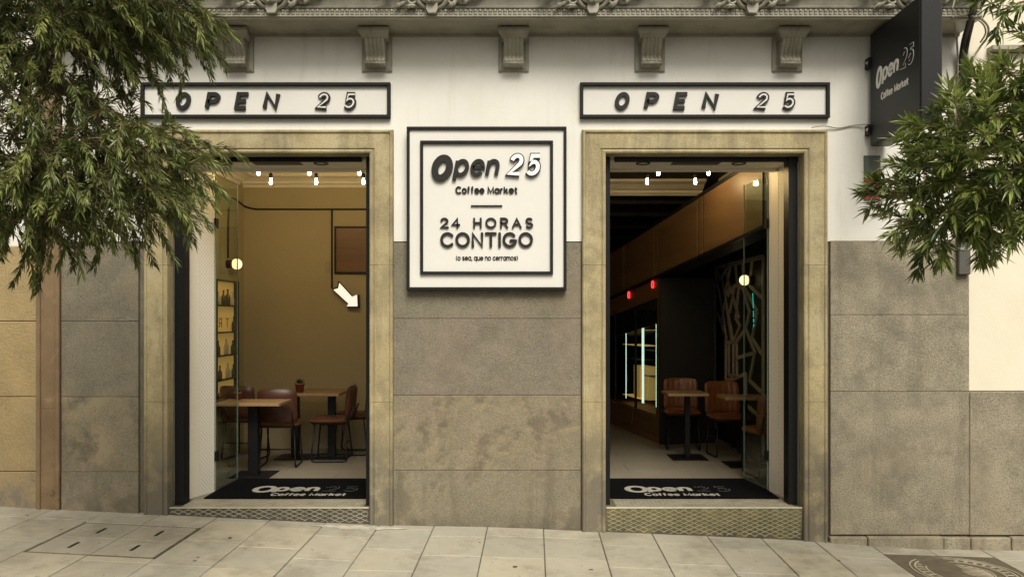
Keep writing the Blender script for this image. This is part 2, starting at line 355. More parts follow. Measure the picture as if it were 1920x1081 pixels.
def stroke_mesh(strokes, w, fn, depth, rnd=False, lift=0.0):
    """strokes: 2-D polylines; fn(u, v, h) -> xyz, h = height above the face"""
    mb = MB()
    for si, st in enumerate(strokes):
        closed = isinstance(st, tuple) and st[0] == 'c'
        pts = st[1] if closed else st
        rb = ribbon(pts, w, closed, rnd); n = len(rb); h = lift + depth + si * .0006
        vs = []
        for l, r in rb: vs += [fn(l.x, l.y, h), fn(r.x, r.y, h), fn(l.x, l.y, lift), fn(r.x, r.y, lift)]
        fs = []
        for i in range(n if closed else n - 1):
            a, b = 4 * i, 4 * ((i + 1) % n)
            fs += [(a, a + 1, b + 1, b), (a + 2, a, b, b + 2), (a + 1, a + 3, b + 3, b + 1)]
        if not closed:
            e = 4 * (n - 1); fs += [(0, 2, 3, 1), (e, e + 1, e + 3, e + 2)]
        mb.add(vs, fs)
    return mb
def word(text, u0, u1, v0, v1, w, fn, depth, matl, parent, shear=0, gap=.16, rnd=False, name='letter', outline=None, spaces=.4, lift=0.0):
    """fit a word between u0..u1 (outer edges), capital height v0..v1; each character a part. outline=(inner width, material)"""
    H = v1 - v0 - w; adv = []; x = 0
    unit = H
    for ch in text:
        if ch == ' ': x += spaces; adv.append(None); continue
        adv.append(x); x += G[ch][0] + gap
    tot = x - gap
    sx = (u1 - u0 - w - abs(shear) * H) / tot
    for ch, a in zip(text, adv):
        if a is None: continue
        def tr(p): return (u0 + w / 2 + (a + p[0]) * sx + shear * p[1] * unit, v0 + w / 2 + p[1] * unit)
        sts = [('c', [tr(p) for p in s_[1]]) if isinstance(s_, tuple) else [tr(p) for p in s_] for s_ in G[ch][1]]
        c = tr((G[ch][0] / 2, 0)); org = fn(c[0], c[1], 0)
        lt = stroke_mesh(sts, w, fn, depth, rnd, lift).build(name, matl, parent, org)
        if outline: stroke_mesh(sts, outline[0], fn, .003, rnd, lift + depth + .0006 * len(sts)).build('letter_face', outline[1], lt, org)
def onwall(y): return lambda u, v, h: (u, y - h, v)

# ------------------------------------------------------------------ ground: road, kerb, paved footway slab by slab
def slab_mesh(x0, x1, ya, yb, top=0.0, th=.05, c=.005, sl=.0257):
    """paving piece between x0..x1 (at the wall line) and depths yb (street side) .. ya (wall side), following the fall of the street"""
    def q(x, y, dz): xx = x + sl * y; return (xx, y, gz(xx, y) + top + dz)
    mb = MB()
    o = [q(x0, yb, -c), q(x1, yb, -c), q(x1, ya, -c), q(x0, ya, -c)]
    i = [q(x0 + c, yb + c, 0), q(x1 - c, yb + c, 0), q(x1 - c, ya - c, 0), q(x0 + c, ya - c, 0)]
    b = [q(x0, yb, -th), q(x1, yb, -th), q(x1, ya, -th), q(x0, ya, -th)]
    mb.add(o + i + b, [(4, 5, 6, 7)] + [(k, (k + 1) % 4, 4 + (k + 1) % 4, 4 + k) for k in range(4)] + [(8 + k, 8 + (k + 1) % 4, (k + 1) % 4, k) for k in range(4)])
    return mb, q((x0 + x1) / 2, (ya + yb) / 2, 0)
xs = [-60, -9, -4.32, -3, -1.19, 0, .585, 1.5, 2.44, 2.66, 3.3, 4.32, 9, 60]
def strip(name, m, y0, y1, dz, th=0):
    mb = MB(); n = len(xs)
    vs = [(x, y, gz(x, 0) + .012 * min(0, max(y, -2.6)) + dz) for y in (y0, y1) for x in xs]
    mb.add(vs, [(i, i + 1, n + i + 1, n + i) for i in range(n - 1)])
    return tag(mb.build(name, m), kind='structure')
strip('ground', M['asphalt'], -60, 20, -.32)
strip('road', M['asphalt'], -9.4, -2.6, -.155)
foot = strip('pavement', M['grout'], -2.42, .3, -.012)

mbk = MB()
for i in range(16):
    x0 = -8 + i; m_, org = slab_mesh(x0 + .003, x0 + .997, -2.425, -2.6, 0, .3, .012, 0)
    if i == 0: kerb = tag(m_.build('kerb', M['kerb'], None, org), kind='structure')
    else: m_.build('kerb_stone', M['kerb'], kerb, org)
rnd = random.Random(3)
x_first = X(1018)
COV_L = (7, -.345, -1.165); COV_R = (6, -.25, -1.13)
edges = {k: x_first + .459 * k + rnd.uniform(-.012, .012) for k in range(-16, 15)}
for k in range(-15, 14):
    x0, x1 = edges[k] + .0035, edges[k + 1] - .0035
    y = .02; L0 = rnd.uniform(.12, .5); cuts = [y, -L0]
    while cuts[-1] > -2.42: cuts.append(cuts[-1] - rnd.choice((.52, .56, .6, .56)))
    hole = (-.345, -1.165) if k in (-8, -7) else (-.25, -1.13) if k in (6, 7) else None
    if hole:
        cuts = [c for c in cuts if c > hole[0] + .1 or c < hole[1] - .1] + list(hole); cuts.sort(reverse=True)
    cuts = [max(c, -2.42) for c in cuts]
    for a, b in zip(cuts, cuts[1:]):
        if a - b < .04 or (hole and abs(a - hole[0]) < 1e-6): continue
        m_, org = slab_mesh(x0, x1, a - .0032, b + .0032, rnd.uniform(-.002, .002), .05, .004)
        m_.build('paving_slab', rnd.choices(M['pave'], (5, 2, 2, 3))[0], foot, org)
def smear(px0, px1, ymid, hw, seed):
    r_ = random.Random(seed); n = 16; vs = []
    for i in range(n + 1):
        x = X(px0) + (X(px1) - X(px0)) * i / n; e = math.sin(math.pi * i / n) ** .6
        for sg in (-1, 1):
            y = min(-.062, ymid + sg * hw * e * r_.uniform(.5, 1.2)); vs.append((x, y, gz(x, y) + .0035))
    MB().add(vs, [(2 * i, 2 * i + 2, 2 * i + 3, 2 * i + 1) for i in range(n)]).build('cement_smear', M['smear'], foot, (X((px0 + px1) / 2), ymid, gz(X(px0))))
M['smear'] = mat('pale_cement', (.42, .395, .32), .9, .2, 9, .2, 90, .3, 60, stains=[((.3, .275, .215), 12, .45, .6, .9)])
smear(590, 770, -.13, .06, 1); smear(230, 300, -.1, .04, 2)
M['litter'] = plain('dry_leaf', (.2, .13, .05), .8); M['gum'] = plain('trodden_gum', (.07, .063, .052), .9)
for i in range(22):
    r_ = random.Random(100 + i); x = r_.uniform(-4.2, 4.0); y = r_.uniform(-1.3, -.08); rr_ = r_.uniform(.008, .018)
    if -3.25 < x < -2.5 or x > 3: continue
    vs = [(x + rr_ * math.cos(a * .785) * r_.uniform(.7, 1.2), y + rr_ * math.sin(a * .785) * r_.uniform(.7, 1.2), gz(x, y) + .003) for a in range(8)] + [(x, y, gz(x, y) + .0048)]
    MB().add(vs, [(a, (a + 1) % 8, 8) for a in range(8)]).build('gum_spot' if i % 3 else 'leaf_scrap', M['gum'] if i % 3 else M['litter'], foot, (x, y, gz(x, y)))
# slab-topped access cover, four slots
cx0, cx1 = edges[-8] + .006, edges[-6] - .006; ya, yb = -.35, -1.16
cov = thing('access_cover', (X(240, -.7), -.75, gz(-2.85, -.75)), 'slab-topped access cover with four lifting slots in the paving before the low dark step', 'cover')
fr = MB()
for q0, q1, r0, r1 in ((cx0, cx1, ya, ya - .016), (cx0, cx1, yb + .02, yb), (cx0, cx0 + .016, ya, yb), (cx1 - .022, cx1, ya, yb)):
    m_, o_ = slab_mesh(q0, q1, r0, r1, -.002, .05, .002); fr.add(m_.v, m_.f)
fr.build('cover_frame', M['iron'], cov, cov.location)
xm = cx0 + (cx1 - cx0) * .5; ym = (ya + yb) / 2
for q0, q1 in ((cx0 + .017, xm - .003), (xm + .003, cx1 - .017)):
    for r0, r1 in ((ya - .019, ym + .003), (ym - .003, yb + .019)):
        m_, o_ = slab_mesh(q0, q1, r0, r1, -.001, .05, .003); p_ = m_.build('cover_slab', M['pave'][1], cov, o_)
        c0 = (q0 + q1) / 2; d0 = (r0 + r1) / 2
        m_, o_ = slab_mesh(c0 - .012, c0 + .012, d0 + .07, d0 - .07, .001, .012, .001); m_.build('lifting_slot', M['black'], p_, o_)
# cast iron manhole
hx, hy = (edges[6] + edges[8]) / 2 - .018, -.69
hole_ = thing('manhole_cover', (hx, hy, gz(hx, hy)), 'square cast iron manhole with round ribbed lid in the pavement', 'manhole')
m_, o_ = slab_mesh(edges[6] + .004, edges[8] - .004, -.255, -1.125, -.003, .05, .004); m_.build('cover_frame', M['iron'], hole_, o_)
zz = lambda x, y: gz(x, y)
def ring(r0, r1, h0, h1, n=48, a0=0, a1=360):
    mb = MB(); vs = []
    for i in range(n + 1):
        a = R(a0 + (a1 - a0) * i / n)
        for r, h in ((r0, h0), (r0, h1), (r1, h1), (r1, h0)):
            x, y = hx + r * math.cos(a), hy + r * math.sin(a); vs.append((x, y, zz(x, y) + h))
    mb.add(vs, [(4 * i + k, 4 * i + 4 + k, 4 * i + 4 + (k + 1) % 4, 4 * i + (k + 1) % 4) for i in range(n) for k in range(4)]); return mb
lid = ring(0.0005, .36, -.02, .001).build('lid', M['iron'], hole_, (hx, hy, zz(hx, hy)))
for r0, r1 in ((.385, .395), (.345, .36), (.268, .28), (.19, .2)):
    ring(r0, r1, -.003, .006).build('lid_ring', M['iron_worn'], lid, (hx, hy, zz(hx, hy)))
for a in range(0, 360, 12):
    ring(.29, .335, 0, .005, 2, a, a + 5).build('lid_stud', M['iron_worn'], lid, (hx, hy, zz(hx, hy)))
for i in range(-5, 6):
    t_ = i * .033; hw = math.sqrt(max(.18 ** 2 - t_ ** 2, .0004))
    mb = MB()
    pts = [(hx - hw, hy + t_), (hx + hw, hy + t_)]
    vs = [(x, y + dy, zz(x, y) + h) for x, y in pts for dy, h in ((-.007, 0), (-.005, .006), (.005, .006), (.007, 0))]
    mb.add(vs, [(k, k + 4, k + 5, k + 1) for k in range(3)] + [(0, 1, 2, 3), (7, 6, 5, 4)]); mb.build('lid_rib', M['iron_worn'], lid, (hx, hy + t_, zz(hx, hy)))

# ------------------------------------------------------------------ the shop building
ZT = 4.13                                   # underside of the cornice at the wall
FL = .157                                   # interior floor
D1 = (X(318), X(694)); D2 = (X(1135), X(1504)); ZD = Z(290)
WX0, WX1 = X(96), X(1815)
bld = thing('shop_building', (0, .3, 0), 'old coffee shop facade, white above coarse stone, with two tall stone-framed doorways', 'building')
for a, b in ((WX0, D1[0] - .12), (D1[1] + .12, D2[0] - .12), (D2[1] + .12, WX1)):
    box('wall_core', M['mortar'], bld, a, b, .012, .6, -.35, Z(455) + .01, 0)

zb = Z(455)
wallp = MB()
wallp.box(WX0, WX1, 0, .6, Z(245.2), ZT + .9)
for a, b in ((WX0, D1[0] - .12), (D1[1] + .12, D2[0] - .12), (D2[1] + .12, WX1)): wallp.box(a, b, 0.0, .6, zb + .012, Z(245.2))
wallp.build('painted_wall', M['white'], bld, (0, .3, zb))
for a, b in (D1, D2): box('lintel_core', M['inwhite'], bld, a - .15, b + .15, .092, .6, ZD + .002, Z(245.2) - .002, 0)
def ashlar(x0, x1, rows, m, proud=.022):
    for z1, z0 in zip(rows, rows[1:]):
        g_ = .0012
        box('ashlar_block', m, bld, x0 + .002, x1 - .002, -proud - random.uniform(0, .004), .012, z0 + g_, z1 - g_, .0035)
for k_, (z1_, z0_) in enumerate(zip([zb, Z(597), Z(740), Z(880)], [Z(597), Z(740), Z(880), -.3])):
    ashlar(X(738), X(1089), [z1_, z0_], M['dado'][k_])
for k_, (z1_, z0_) in enumerate(zip([Z(462), Z(602), Z(743), Z(883)], [Z(602), Z(743), Z(883), -.2])):
    ashlar(X(117), X(262), [z1_, z0_], M['dado'][(0, 0, 2, 3)[k_]])
ashlar(X(1555), X(1815), [Z(451), Z(590), Z(733)], M['dado2'])
ashlar(X(1555), X(1815), [Z(733), -.07], M['dado2'])
for px0, px1 in ((1552, 1622), (1622, 1763), (1763, 1814)):
    box('plinth_stone', M['dado2'], bld, X(px0) + .003, X(px1) - .003, -.055 - random.uniform(0, .012), .02, -.45, -.078 - random.uniform(0, .012), .008)
# moulded sandstone door surrounds: head with mitred ends, jambs in three stones
PROF = [(0, .09), (0, -.038), (.006, -.052), (.014, -.058), (.024, -.056), (.030, -.046), (.034, -.044), (.155, -.044), (.158, -.036), (.164, -.034), (.172, -.046), (.186, -.05), (.197, -.044), (.2, -.03), (.2, .09)]
PROF = [(t, y) for t, y in PROF]
def surround(x0, x1, name_label):
    zt = Z(245); fx0, fx1 = x0 - .2, x1 + .2
    n = len(PROF)
    vs = [(fx0 + t, y, zt - t) for t, y in PROF] + [(fx1 - t, y, zt - t) for t, y in PROF]
    h = MB().add(vs, [(i, i + 1, n + i + 1, n + i) for i in range(n - 1)] + [tuple(range(n))[::-1], tuple(range(n, 2 * n)), (n - 1, 0, n, 2 * n - 1)]).build('door_surround', M['frame_stone'], bld, ((x0 + x1) / 2, 0, zt - .2))
    h['label'] = name_label
    for sgn, xx in ((1, fx0), (-1, fx1)):
        zs = [None, Z(497), Z(752), -.35]
        for k in range(3):
            top = [(zt - t - .001 if k == 0 else zs[k] - .0012) for t, y in PROF]; bot = [zs[k + 1] + .0012] * n
            dy = random.uniform(-.0015, .0015)
            vs = [(xx + sgn * t, y + dy, z) for (t, y), z in zip(PROF, top)] + [(xx + sgn * t, y + dy, z) for (t, y), z in zip(PROF, bot)]
            fs = [(i, i + 1, n + i + 1, n + i) for i in range(n - 1)] + [tuple(range(n)), tuple(range(n, 2 * n))[::-1], (n - 1, 0, n, 2 * n - 1)]
            MB().add(vs, fs).build('jamb_stone', M['frame_stone'], h, (xx + sgn * .1, 0, max(zs[k + 1], -.1)))
    return h
surround(D1[0], D1[1], 'sandstone surround of the doorway with the glowing arrow'); surround(D2[0], D2[1], 'sandstone surround of the doorway beside the projecting sign')
# doorway linings: black shutter guides, perforated reveal panels, white soffit with spots and vent
def guides(x0, x1, side):
    for s_, xx in ((1, x0), (-1, x1)):
        wdt = .085 if (s_ > 0) == (side < 0) else .05
        g_ = box('shutter_guide', M['black'], bld, xx + s_ * .003, xx + s_ * wdt, .085, .22, FL, ZD - .001, .003)
        if wdt > .06: box('guide_trim', M['steel'], g_, xx + s_ * .004, xx + s_ * .012, .07, .083, FL, ZD - .05, .001)
    box('shutter_box', M['black'], bld, x0 + .09, x1 - .09, .092, .13, ZD - .04, ZD - .002, .003)
    sf = box('soffit_panel', M['inwhite'], bld, x0 + .01, x1 - .01, .135, .5, ZD - .022, ZD - .001, .002)
    c = (x0 + x1) / 2
    for q in (-.42, .42):
        m_ = MB().lathe([(.02, ZD - .012), (.045, ZD - .024), (.062, ZD - .03), (.066, ZD - .022)], (c + q - .05, .27, 0), 20); m_.build('recessed_spot', M['black'], sf, (c + q - .05, .27, ZD - .02))
    box('air_vent', M['pipe'], sf, c - .22, c + .2, .2, .33, ZD - .028, ZD - .0225, .002)
    box('head_trim', M['inwhite'], bld, x0 + .06, x1 - .06, .5, .56, ZD - .05, ZD - .001, .003)
guides(D1[0], D1[1], -1); guides(D2[0], D2[1], 1)
def reveal(pts, m_, name):
    mb = MB(); (xa, ya_), (xb, yb_) = pts; t = Vector((yb_ - ya_, xa - xb)).normalized() * .012
    if (xa > 0) == (t.x < 0): t = -t
    poly = [(xa, ya_), (xb, yb_), (xb + t.x, yb_ + t.y), (xa + t.x, ya_ + t.y)]
    mb.prism(poly, lambda u, v, z: (u, v, z), FL + .001, ZD - .024); return mb.build(name, m_, bld, (xa, ya_, FL))
reveal([(2.418, .225), (2.40, .47)], M['inwhite'], 'reveal_panel'); reveal([(2.398, .475), (2.372, .66)], M['perf'], 'perforated_panel')
reveal([(-2.885, .225), (-2.80, .44)], M['inwhite'], 'reveal_panel'); reveal([(-2.798, .445), (-2.735, .62)], M['perf'], 'perforated_panel')
for xa, xb in ((2.375, 2.75), (-3.3, -2.74)): box('door_pier', M['inwhite'], bld, xa + .012, xb, .601, .66, FL + .001, ZD + .6, .002)
# steel-faced steps
def lattice(x0, x1, y, z0f, z1, m_, step=.062, asp=.42, wd=.0035):
    mb = MB(); zlo = min(z0f(x0), z0f(x1)) - .02
    n = int((x1 - x0 + (z1 - zlo) / asp) / step) + 2
    for sgn in (1, -1):
        for i in range(-2, n):
            xs0 = x0 + i * step - (0 if sgn > 0 else 0)
            # line from (xs, z1) running down with slope asp
            xa = xs0 if sgn > 0 else x1 - (xs0 - x0)
            pts = []
            for t in np.linspace(0, 1, 24):
                z = z1 + (zlo - z1) * t; x = xa - sgn * (z1 - z) / asp
                if x0 + .004 < x < x1 - .004 and z > z0f(x) + .006: pts.append((x, z))
            if len(pts) > 1:
                (xa_, za_), (xb_, zb_) = pts[0], pts[-1]
                yy = y - (.0035 if sgn > 0 else .0042)
                mb.add([(xa_, yy, za_ - wd), (xb_, yy, zb_ - wd), (xb_, yy, zb_ + wd), (xa_, yy, za_ + wd), (xa_, y, za_ - 2 * wd), (xb_, y, zb_ - 2 * wd), (xb_, y, zb_ + 2 * wd), (xa_, y, za_ + 2 * wd)],
                       [(0, 1, 2, 3), (4, 5, 1, 0), (3, 2, 6, 7)])
    return mb
def step_(x0, x1, zt, mface, mridge, label, dense):
    x0 += .004; x1 -= .004
    vs = [(x0, -.02, -.3), (x1, -.02, -.3), (x1, -.02, zt), (x0, -.02, zt), (x0, .3, -.3), (x1, .3, -.3), (x1, .3, zt), (x0, .3, zt)]
    st = MB().add(vs, [(0, 1, 2, 3), (3, 2, 6, 7), (1, 5, 6, 2), (4, 0, 3, 7), (5, 4, 7, 6)]).build('door_step', mface, bld, ((x0 + x1) / 2, 0, gz((x0 + x1) / 2)))
    st['label'] = label
    lt = lattice(x0, x1, -.021, lambda x: gz(x) , zt - .012, mridge, dense, .42, .0017).build('riser_lattice', mridge, st, ((x0 + x1) / 2, -.02, gz((x0 + x1) / 2))); lt['kind'] = 'stuff'
    box('nosing', M['ridge'], st, x0, x1, -.026, .01, zt - .008, zt + .004, .003)
    box('tread_plate', M['plate'], st, x0 + .09, x1 - .055, .012, .3, zt - .002, zt + .003, .001)
    tm = MB()
    for i in range(int((x1 - x0 - .17) / .036)):
        for j in range(7):
            a = R(45 if (i + j) % 2 else -45); c_ = (x0 + .11 + i * .036, .03 + j * .036); u = Vector((math.cos(a), math.sin(a))) * .013; v = Vector((-u.y, u.x)) * .3
            z = zt + .0032
            tm.add([(c_[0] + u.x, c_[1] + u.y, z), (c_[0] + v.x, c_[1] + v.y, z), (c_[0] - u.x, c_[1] - u.y, z), (c_[0] - v.x, c_[1] - v.y, z), (c_[0], c_[1], z + .0035)], [(0, 1, 4), (1, 2, 4), (2, 3, 4), (3, 0, 4)])
    t_ = tm.build('tread_studs', M['ridge'], st, ((x0 + x1) / 2, .1, zt)); t_['kind'] = 'stuff'
step_(D1[0], D1[1], FL, M['plate_dark'], M['plate'], 'low dark checker plate step', .085)
step_(D2[0], D2[1], FL, M['plate_yel'], M['ridge_yel'], 'taller yellowed checker plate step', .085)
# open glass leaves
def leaf(xh, yh, xf, yf, label):
    t = Vector((xf - xh, yf - yh)); L_ = t.length; t.normalize(); nrm = Vector((-t.y, t.x)) * .005
    def bx(a, b, z0, z1, k=1.0): return MB().prism([(xh + t.x * a + nrm.x * k, yh + t.y * a + nrm.y * k), (xh + t.x * b + nrm.x * k, yh + t.y * b + nrm.y * k), (xh + t.x * b - nrm.x * k, yh + t.y * b - nrm.y * k), (xh + t.x * a - nrm.x * k, yh + t.y * a - nrm.y * k)], lambda u, v, z: (u, v, z), z0, z1)
    g_ = bx(0.004, L_ - .004, FL + .012, ZD - .07).build('glass_door', M['glass'], bld, (xh, yh, FL)); g_['label'] = label
    bx(L_ - .004, L_, FL + .012, ZD - .07).build('glass_edge', M['glassedge'], g_, (xf, yf, FL))
    bx(0, .004, FL + .012, ZD - .07).build('glass_edge', M['glassedge'], g_, (xh, yh, FL))
    for z in (FL + .28, ZD - .55): 
        bx(-.01, .05, z, z + .09, 2.2).build('hinge', M['black'], g_, (xh, yh, z))
    bx(.05, L_ - .003, FL + .004, FL + .03, 1.4).build('bottom_rail', M['pipe'], g_, (xh, yh, FL))
leaf(2.362, .665, 2.29, 1.19, 'open glass leaf reflecting the lamps'); leaf(-2.728, .63, -2.70, 1.16, 'open glass leaf before the reflected bottle shelves')

# ------------------------------------------------------------------ corbels
def corbel(xc):
    z0, z1 = Z(136), Z(74) - .075
    w2 = .129
    pl = MB()
    fr_ = [(w2, 0, z0, z1 + .11), (w2 - .004, -.018, z0 + .004, z1 + .11), (w2 - .03, -.03, z0 + .03, z1 + .11), (w2 - .034, -.024, z0 + .034, z1 + .11)]
    vs = []
    for hw, y, a, b in fr_: vs += [(xc - hw, y, a), (xc + hw, y, a), (xc + hw, y, b), (xc - hw, y, b)]
    fs = [(4 * k + i, 4 * k + (i + 1) % 4, 4 * k + 4 + (i + 1) % 4, 4 * k + 4 + i) for k in range(3) for i in range(4)] + [(12, 13, 14, 15)]
    p = pl.add(vs, fs).build('corbel', M['cornice'], bld, (xc, 0, z0))
    # reeded S-shaped scroll
    prof = []
    for i in range(25):
        t = i / 24
        z = z1 + .035 - (z1 + .035 - z0 - .035) * t
        y = -.155 + .075 * (0.5 - .5 * math.cos(math.pi * min(1, t / .72))) - (.035 * math.sin(math.pi * max(0, (t - .66) / .34)) if t > .66 else 0)
        prof.append((y, z))
    prof.append((-.03, z0 + .03))
    nr = 5; hw = .082; nx = nr * 6
    vs = []
    for y, z in prof:
        for i in range(nx + 1):
            u = i / nx; ph = (u * nr) % 1; k = math.sqrt(max(0, 1 - (2 * ph - 1) ** 2)) if 0 < ph < 1 else 0
            vs.append((xc - hw + 2 * hw * u, y - .013 * k + .008, z))
    nn = nx + 1
    fs = [(j * nn + i, j * nn + i + 1, (j + 1) * nn + i + 1, (j + 1) * nn + i) for j in range(len(prof) - 1) for i in range(nx)]
    s_ = MB().add(vs, fs, True).build('scroll', M['cornice'], p, (xc, -.1, z0))
    for sg in (-1, 1):
        poly = [(y + .006, z) for y, z in prof] + [(-.01, z0 + .03), (-.01, z1 + .035)]
        MB().prism(poly, lambda u, v, x: (x, u, v), xc + sg * (hw - .012), xc + sg * hw).build('scroll_cheek', M['cornice'], p, (xc, -.1, z0))
    rl = MB().tube([(xc - hw - .003, -.1, z0 + .05), (xc + hw + .003, -.1, z0 + .05)], .014, 10).build('scroll_roll', M['cornice'], p, (xc, -.1, z0 + .05))
    cp = MB()
    prv = [(-.0, .0), (-.16, .0), (-.168, .012), (-.172, .02), (-.185, .026), (-.2, .045), (-.205, .06), (-.205, .075), (0, .075)]
    vs = []; zc = z1 + .036
    for y, z in prv:
        k = (-y - .16) if y < -.16 else 0
        vs += [(xc - .1 - k * .7, y, zc + z), (xc + .1 + k * .7, y, zc + z)]
    cp.add(vs, [(2 * i, 2 * i + 1, 2 * i + 3, 2 * i + 2) for i in range(len(prv) - 1)] + [tuple(range(0, 2 * len(prv), 2)), tuple(range(1, 2 * len(prv), 2))[::-1]])
    cp.build('corbel_cap', M['cornice'], p, (xc, -.1, zc))
for px in (448, 707, 963, 1218, 1475): corbel(X(px))

# ------------------------------------------------------------------ cornice
CX0, CX1 = X(96) - .02, X(1797)
prof = [(0, ZT - .012), (-.02, ZT - .012), (-.024, ZT + .01), (-.10, ZT + .012), (-.2, ZT + .018), (-.3, ZT + .02), (-.33, ZT + .014), (-.345, ZT + .016), (-.35, ZT + .03), (-.362, ZT + .032), (-.362, ZT + .042), (-.352, ZT + .046),
        (-.352, ZT + .098), (-.366, ZT + .1), (-.368, ZT + .112), (-.36, ZT + .118), (-.365, ZT + .16), (-.39, ZT + .21), (-.44, ZT + .26), (-.5, ZT + .30), (-.55, ZT + .33), (-.57, ZT + .36), (-.57, ZT + .46), (0, ZT + .46)]
cor = MB().prism(prof, lambda y, z, x: (x, y, z), CX0, CX1).build('cornice', M['cornice'], bld, (0, 0, ZT))
bd = MB(); x = CX0 + .02; pitch = .0395; i = 0
while x < CX1 - .02:
    bd.ball((x, -.353, ZT + .079), .0165, 8, (1, .8, 1))
    bd.box(x - .012, x + .012, -.361, -.35, ZT + .048, ZT + .064, .003)
    x += pitch
o = bd.build('bead_course', M['cornice'], cor, (0, -.36, ZT)); o['kind'] = 'stuff'
def spiral(mb, cx, cz, r, turns, sg, y0, thick, a0=0, n=26):
    pts = []
    for i in range(n + 1):
        t = i / n; rr = r * (1 - .82 * t); a = a0 + sg * turns * 2 * math.pi * t
        pts.append((cx + rr * math.cos(a), y0 - .012 * t, cz + rr * math.sin(a)))
    mb.tube(pts, [thick * (1 - .45 * i / n) for i in range(n + 1)], 7)
def leafshape(mb, x, z, ang, L_, wd, y):
    ca, sa = math.cos(ang), math.sin(ang); n = 7; vs = []
    for i in range(n + 1):
        t = i / n; hw = wd * math.sin(math.pi * min(1, t * .9 + .08)) * (1 - .25 * (i % 2))
        bend = .35 * t * t * L_
        for k, lift in ((-1, 0), (0, .022), (1, 0)):
            u = t * L_; v = k * hw + bend
            vs.append((x + u * ca - v * sa, y - lift - .01 * math.sin(math.pi * t), z + u * sa + v * ca))
    mb.add(vs, [(3 * i + k, 3 * i + k + 1, 3 * i + 4 + k, 3 * i + 3 + k) for i in range(n) for k in (0, 1)], True)
def cartouche(xc):
    zc = ZT + .2; y = -.42
    ov = [(xc + .135 * math.cos(R(a)), y + .06 * (math.sin(R(a)) < 0) * abs(math.sin(R(a))), zc + .105 * math.sin(R(a))) for a in range(0, 361, 12)]
    c = MB().tube(ov, .02, 8, False).build('cartouche', M['cornice'], cor, (xc, y, zc - .1))
    MB().ball((xc, y + .02, zc), .1, 16, (1.15, .35, .9)).build('boss', M['cornice'], c, (xc, y, zc))
    m1 = MB()
    for sg in (-1, 1):
        spiral(m1, xc + sg * .165, zc - .045, .045, 1.4, sg, y + .03, .013, R(90))
        spiral(m1, xc + sg * .26, zc - .005, .05, 1.3, -sg, y + .0, .012, R(-90))
        spiral(m1, xc + sg * .35, zc + .02, .035, 1.3, sg, y - .01, .01, R(90))
        leafshape(m1, xc + sg * .12, zc - .1, R(90 - sg * 75), .11, .024, y + .035)
        leafshape(m1, xc + sg * .2, zc - .06, R(90 - sg * 100), .12, .024, y + .035)
        leafshape(m1, xc + sg * .31, zc - .04, R(90 - sg * 80), .13, .02, y + .01)
    for a in (-50, 0, 50): leafshape(m1, xc, zc - .085, R(90 + a), .055, .016, y - .0)
    m1.build('scroll_leaves', M['cornice'], c, (xc, y, zc - .1))
    cl = MB().prism([(-.045, .1), (-.045, -.0), (-.03, -.03), (.03, -.03), (.045, 0), (.045, .1)], lambda u, v, yy: (xc + u, yy, ZT + .075 + v), -.41, -.34)
    cl.build('clasp', M['cornice'], c, (xc, -.38, ZT + .05), )
for px in (208, 509, 810, 1112, 1411, 1711): cartouche(X(px, -.4))
box('upper_wall', M['white'], bld, WX0, WX1, .02, .6, ZT + .905, 8.5, .01)

# ------------------------------------------------------------------ neighbouring buildings
nl = thing('ochre_building', (-6, .3, .2), 'ochre stone-block house wall beside the brown painted downpipe casing', 'building')
wl = MB(); wl.box(-10, X(70), .02, .6, -.3, Z(462)); wl.build('wall_core', M['mortar'], nl, (-6, .3, 0))
box('upper_wall', M['white'], nl, -10, X(98), .01, .6, Z(462), 8.5, .005)
for z1, z0 in zip([Z(462), Z(602), Z(743), Z(883)], [Z(602), Z(743), Z(883), -.1]):
    xb = X(71)
    for k in range(3):
        box('ashlar_block', M['ochre'], nl, xb - 1.6 * (k + 1) + .002, xb - 1.6 * k - .002, -.012 - random.uniform(0, .004), .03, z0 + .002, z1 - .002, .006)
pil = thing('downpipe_casing', (X(95), 0, gz(X(95))), 'flaking brown painted metal casing running up between the two facades', 'casing')
for z0, z1 in ((gz(X(95)) - .02, Z(765)), (Z(765), Z(480)), (Z(480), 5)):
    box('casing_panel', M['rust_paint'], pil, X(80), X(108), -.035, .03, z0 + .001, z1 - .001, .003)
for a, b in ((73, 81), (107.5, 116)):
    box('edge_strip', M['rust_paint'], pil, X(a), X(b), -.05 if a == 73 else -.045, .03, gz(X(95)) - .02, 5, .006)
nr = thing('cream_building', (6, .3, -.2), 'cream rendered neighbour house above a coarse stone base', 'building')
box('wall', M['cream'], nr, X(1815) + .004, 10, .0, .6, Z(733) + .002, 8.5, .004)
box('base_wall', M['dado2'], nr, X(1815) + .002, 10, -.024, .6, -.073, Z(733) - .002, .006)
for k, (px0, px1) in enumerate(((1814, 1889), (1889, 1990), (1990, 2150))):
    box('plinth_stone', M['dado2'], nr, X(px0) + .003, X(px1) - .003, -.056 - random.uniform(0, .012), .02, -.45, -.08 - random.uniform(0, .01), .008)
led = box('string_course', M['cornice'], nr, X(1850), 10, -.09, .01, Z(100), Z(90), .006)
box('panel_recess', M['cream'], nr, X(1862), 10, -.02, .01, Z(137), Z(101), .004)
box('upper_panel', M['cream'], nr, X(1880), 10, -.012, .01, Z(86), 6, .004)

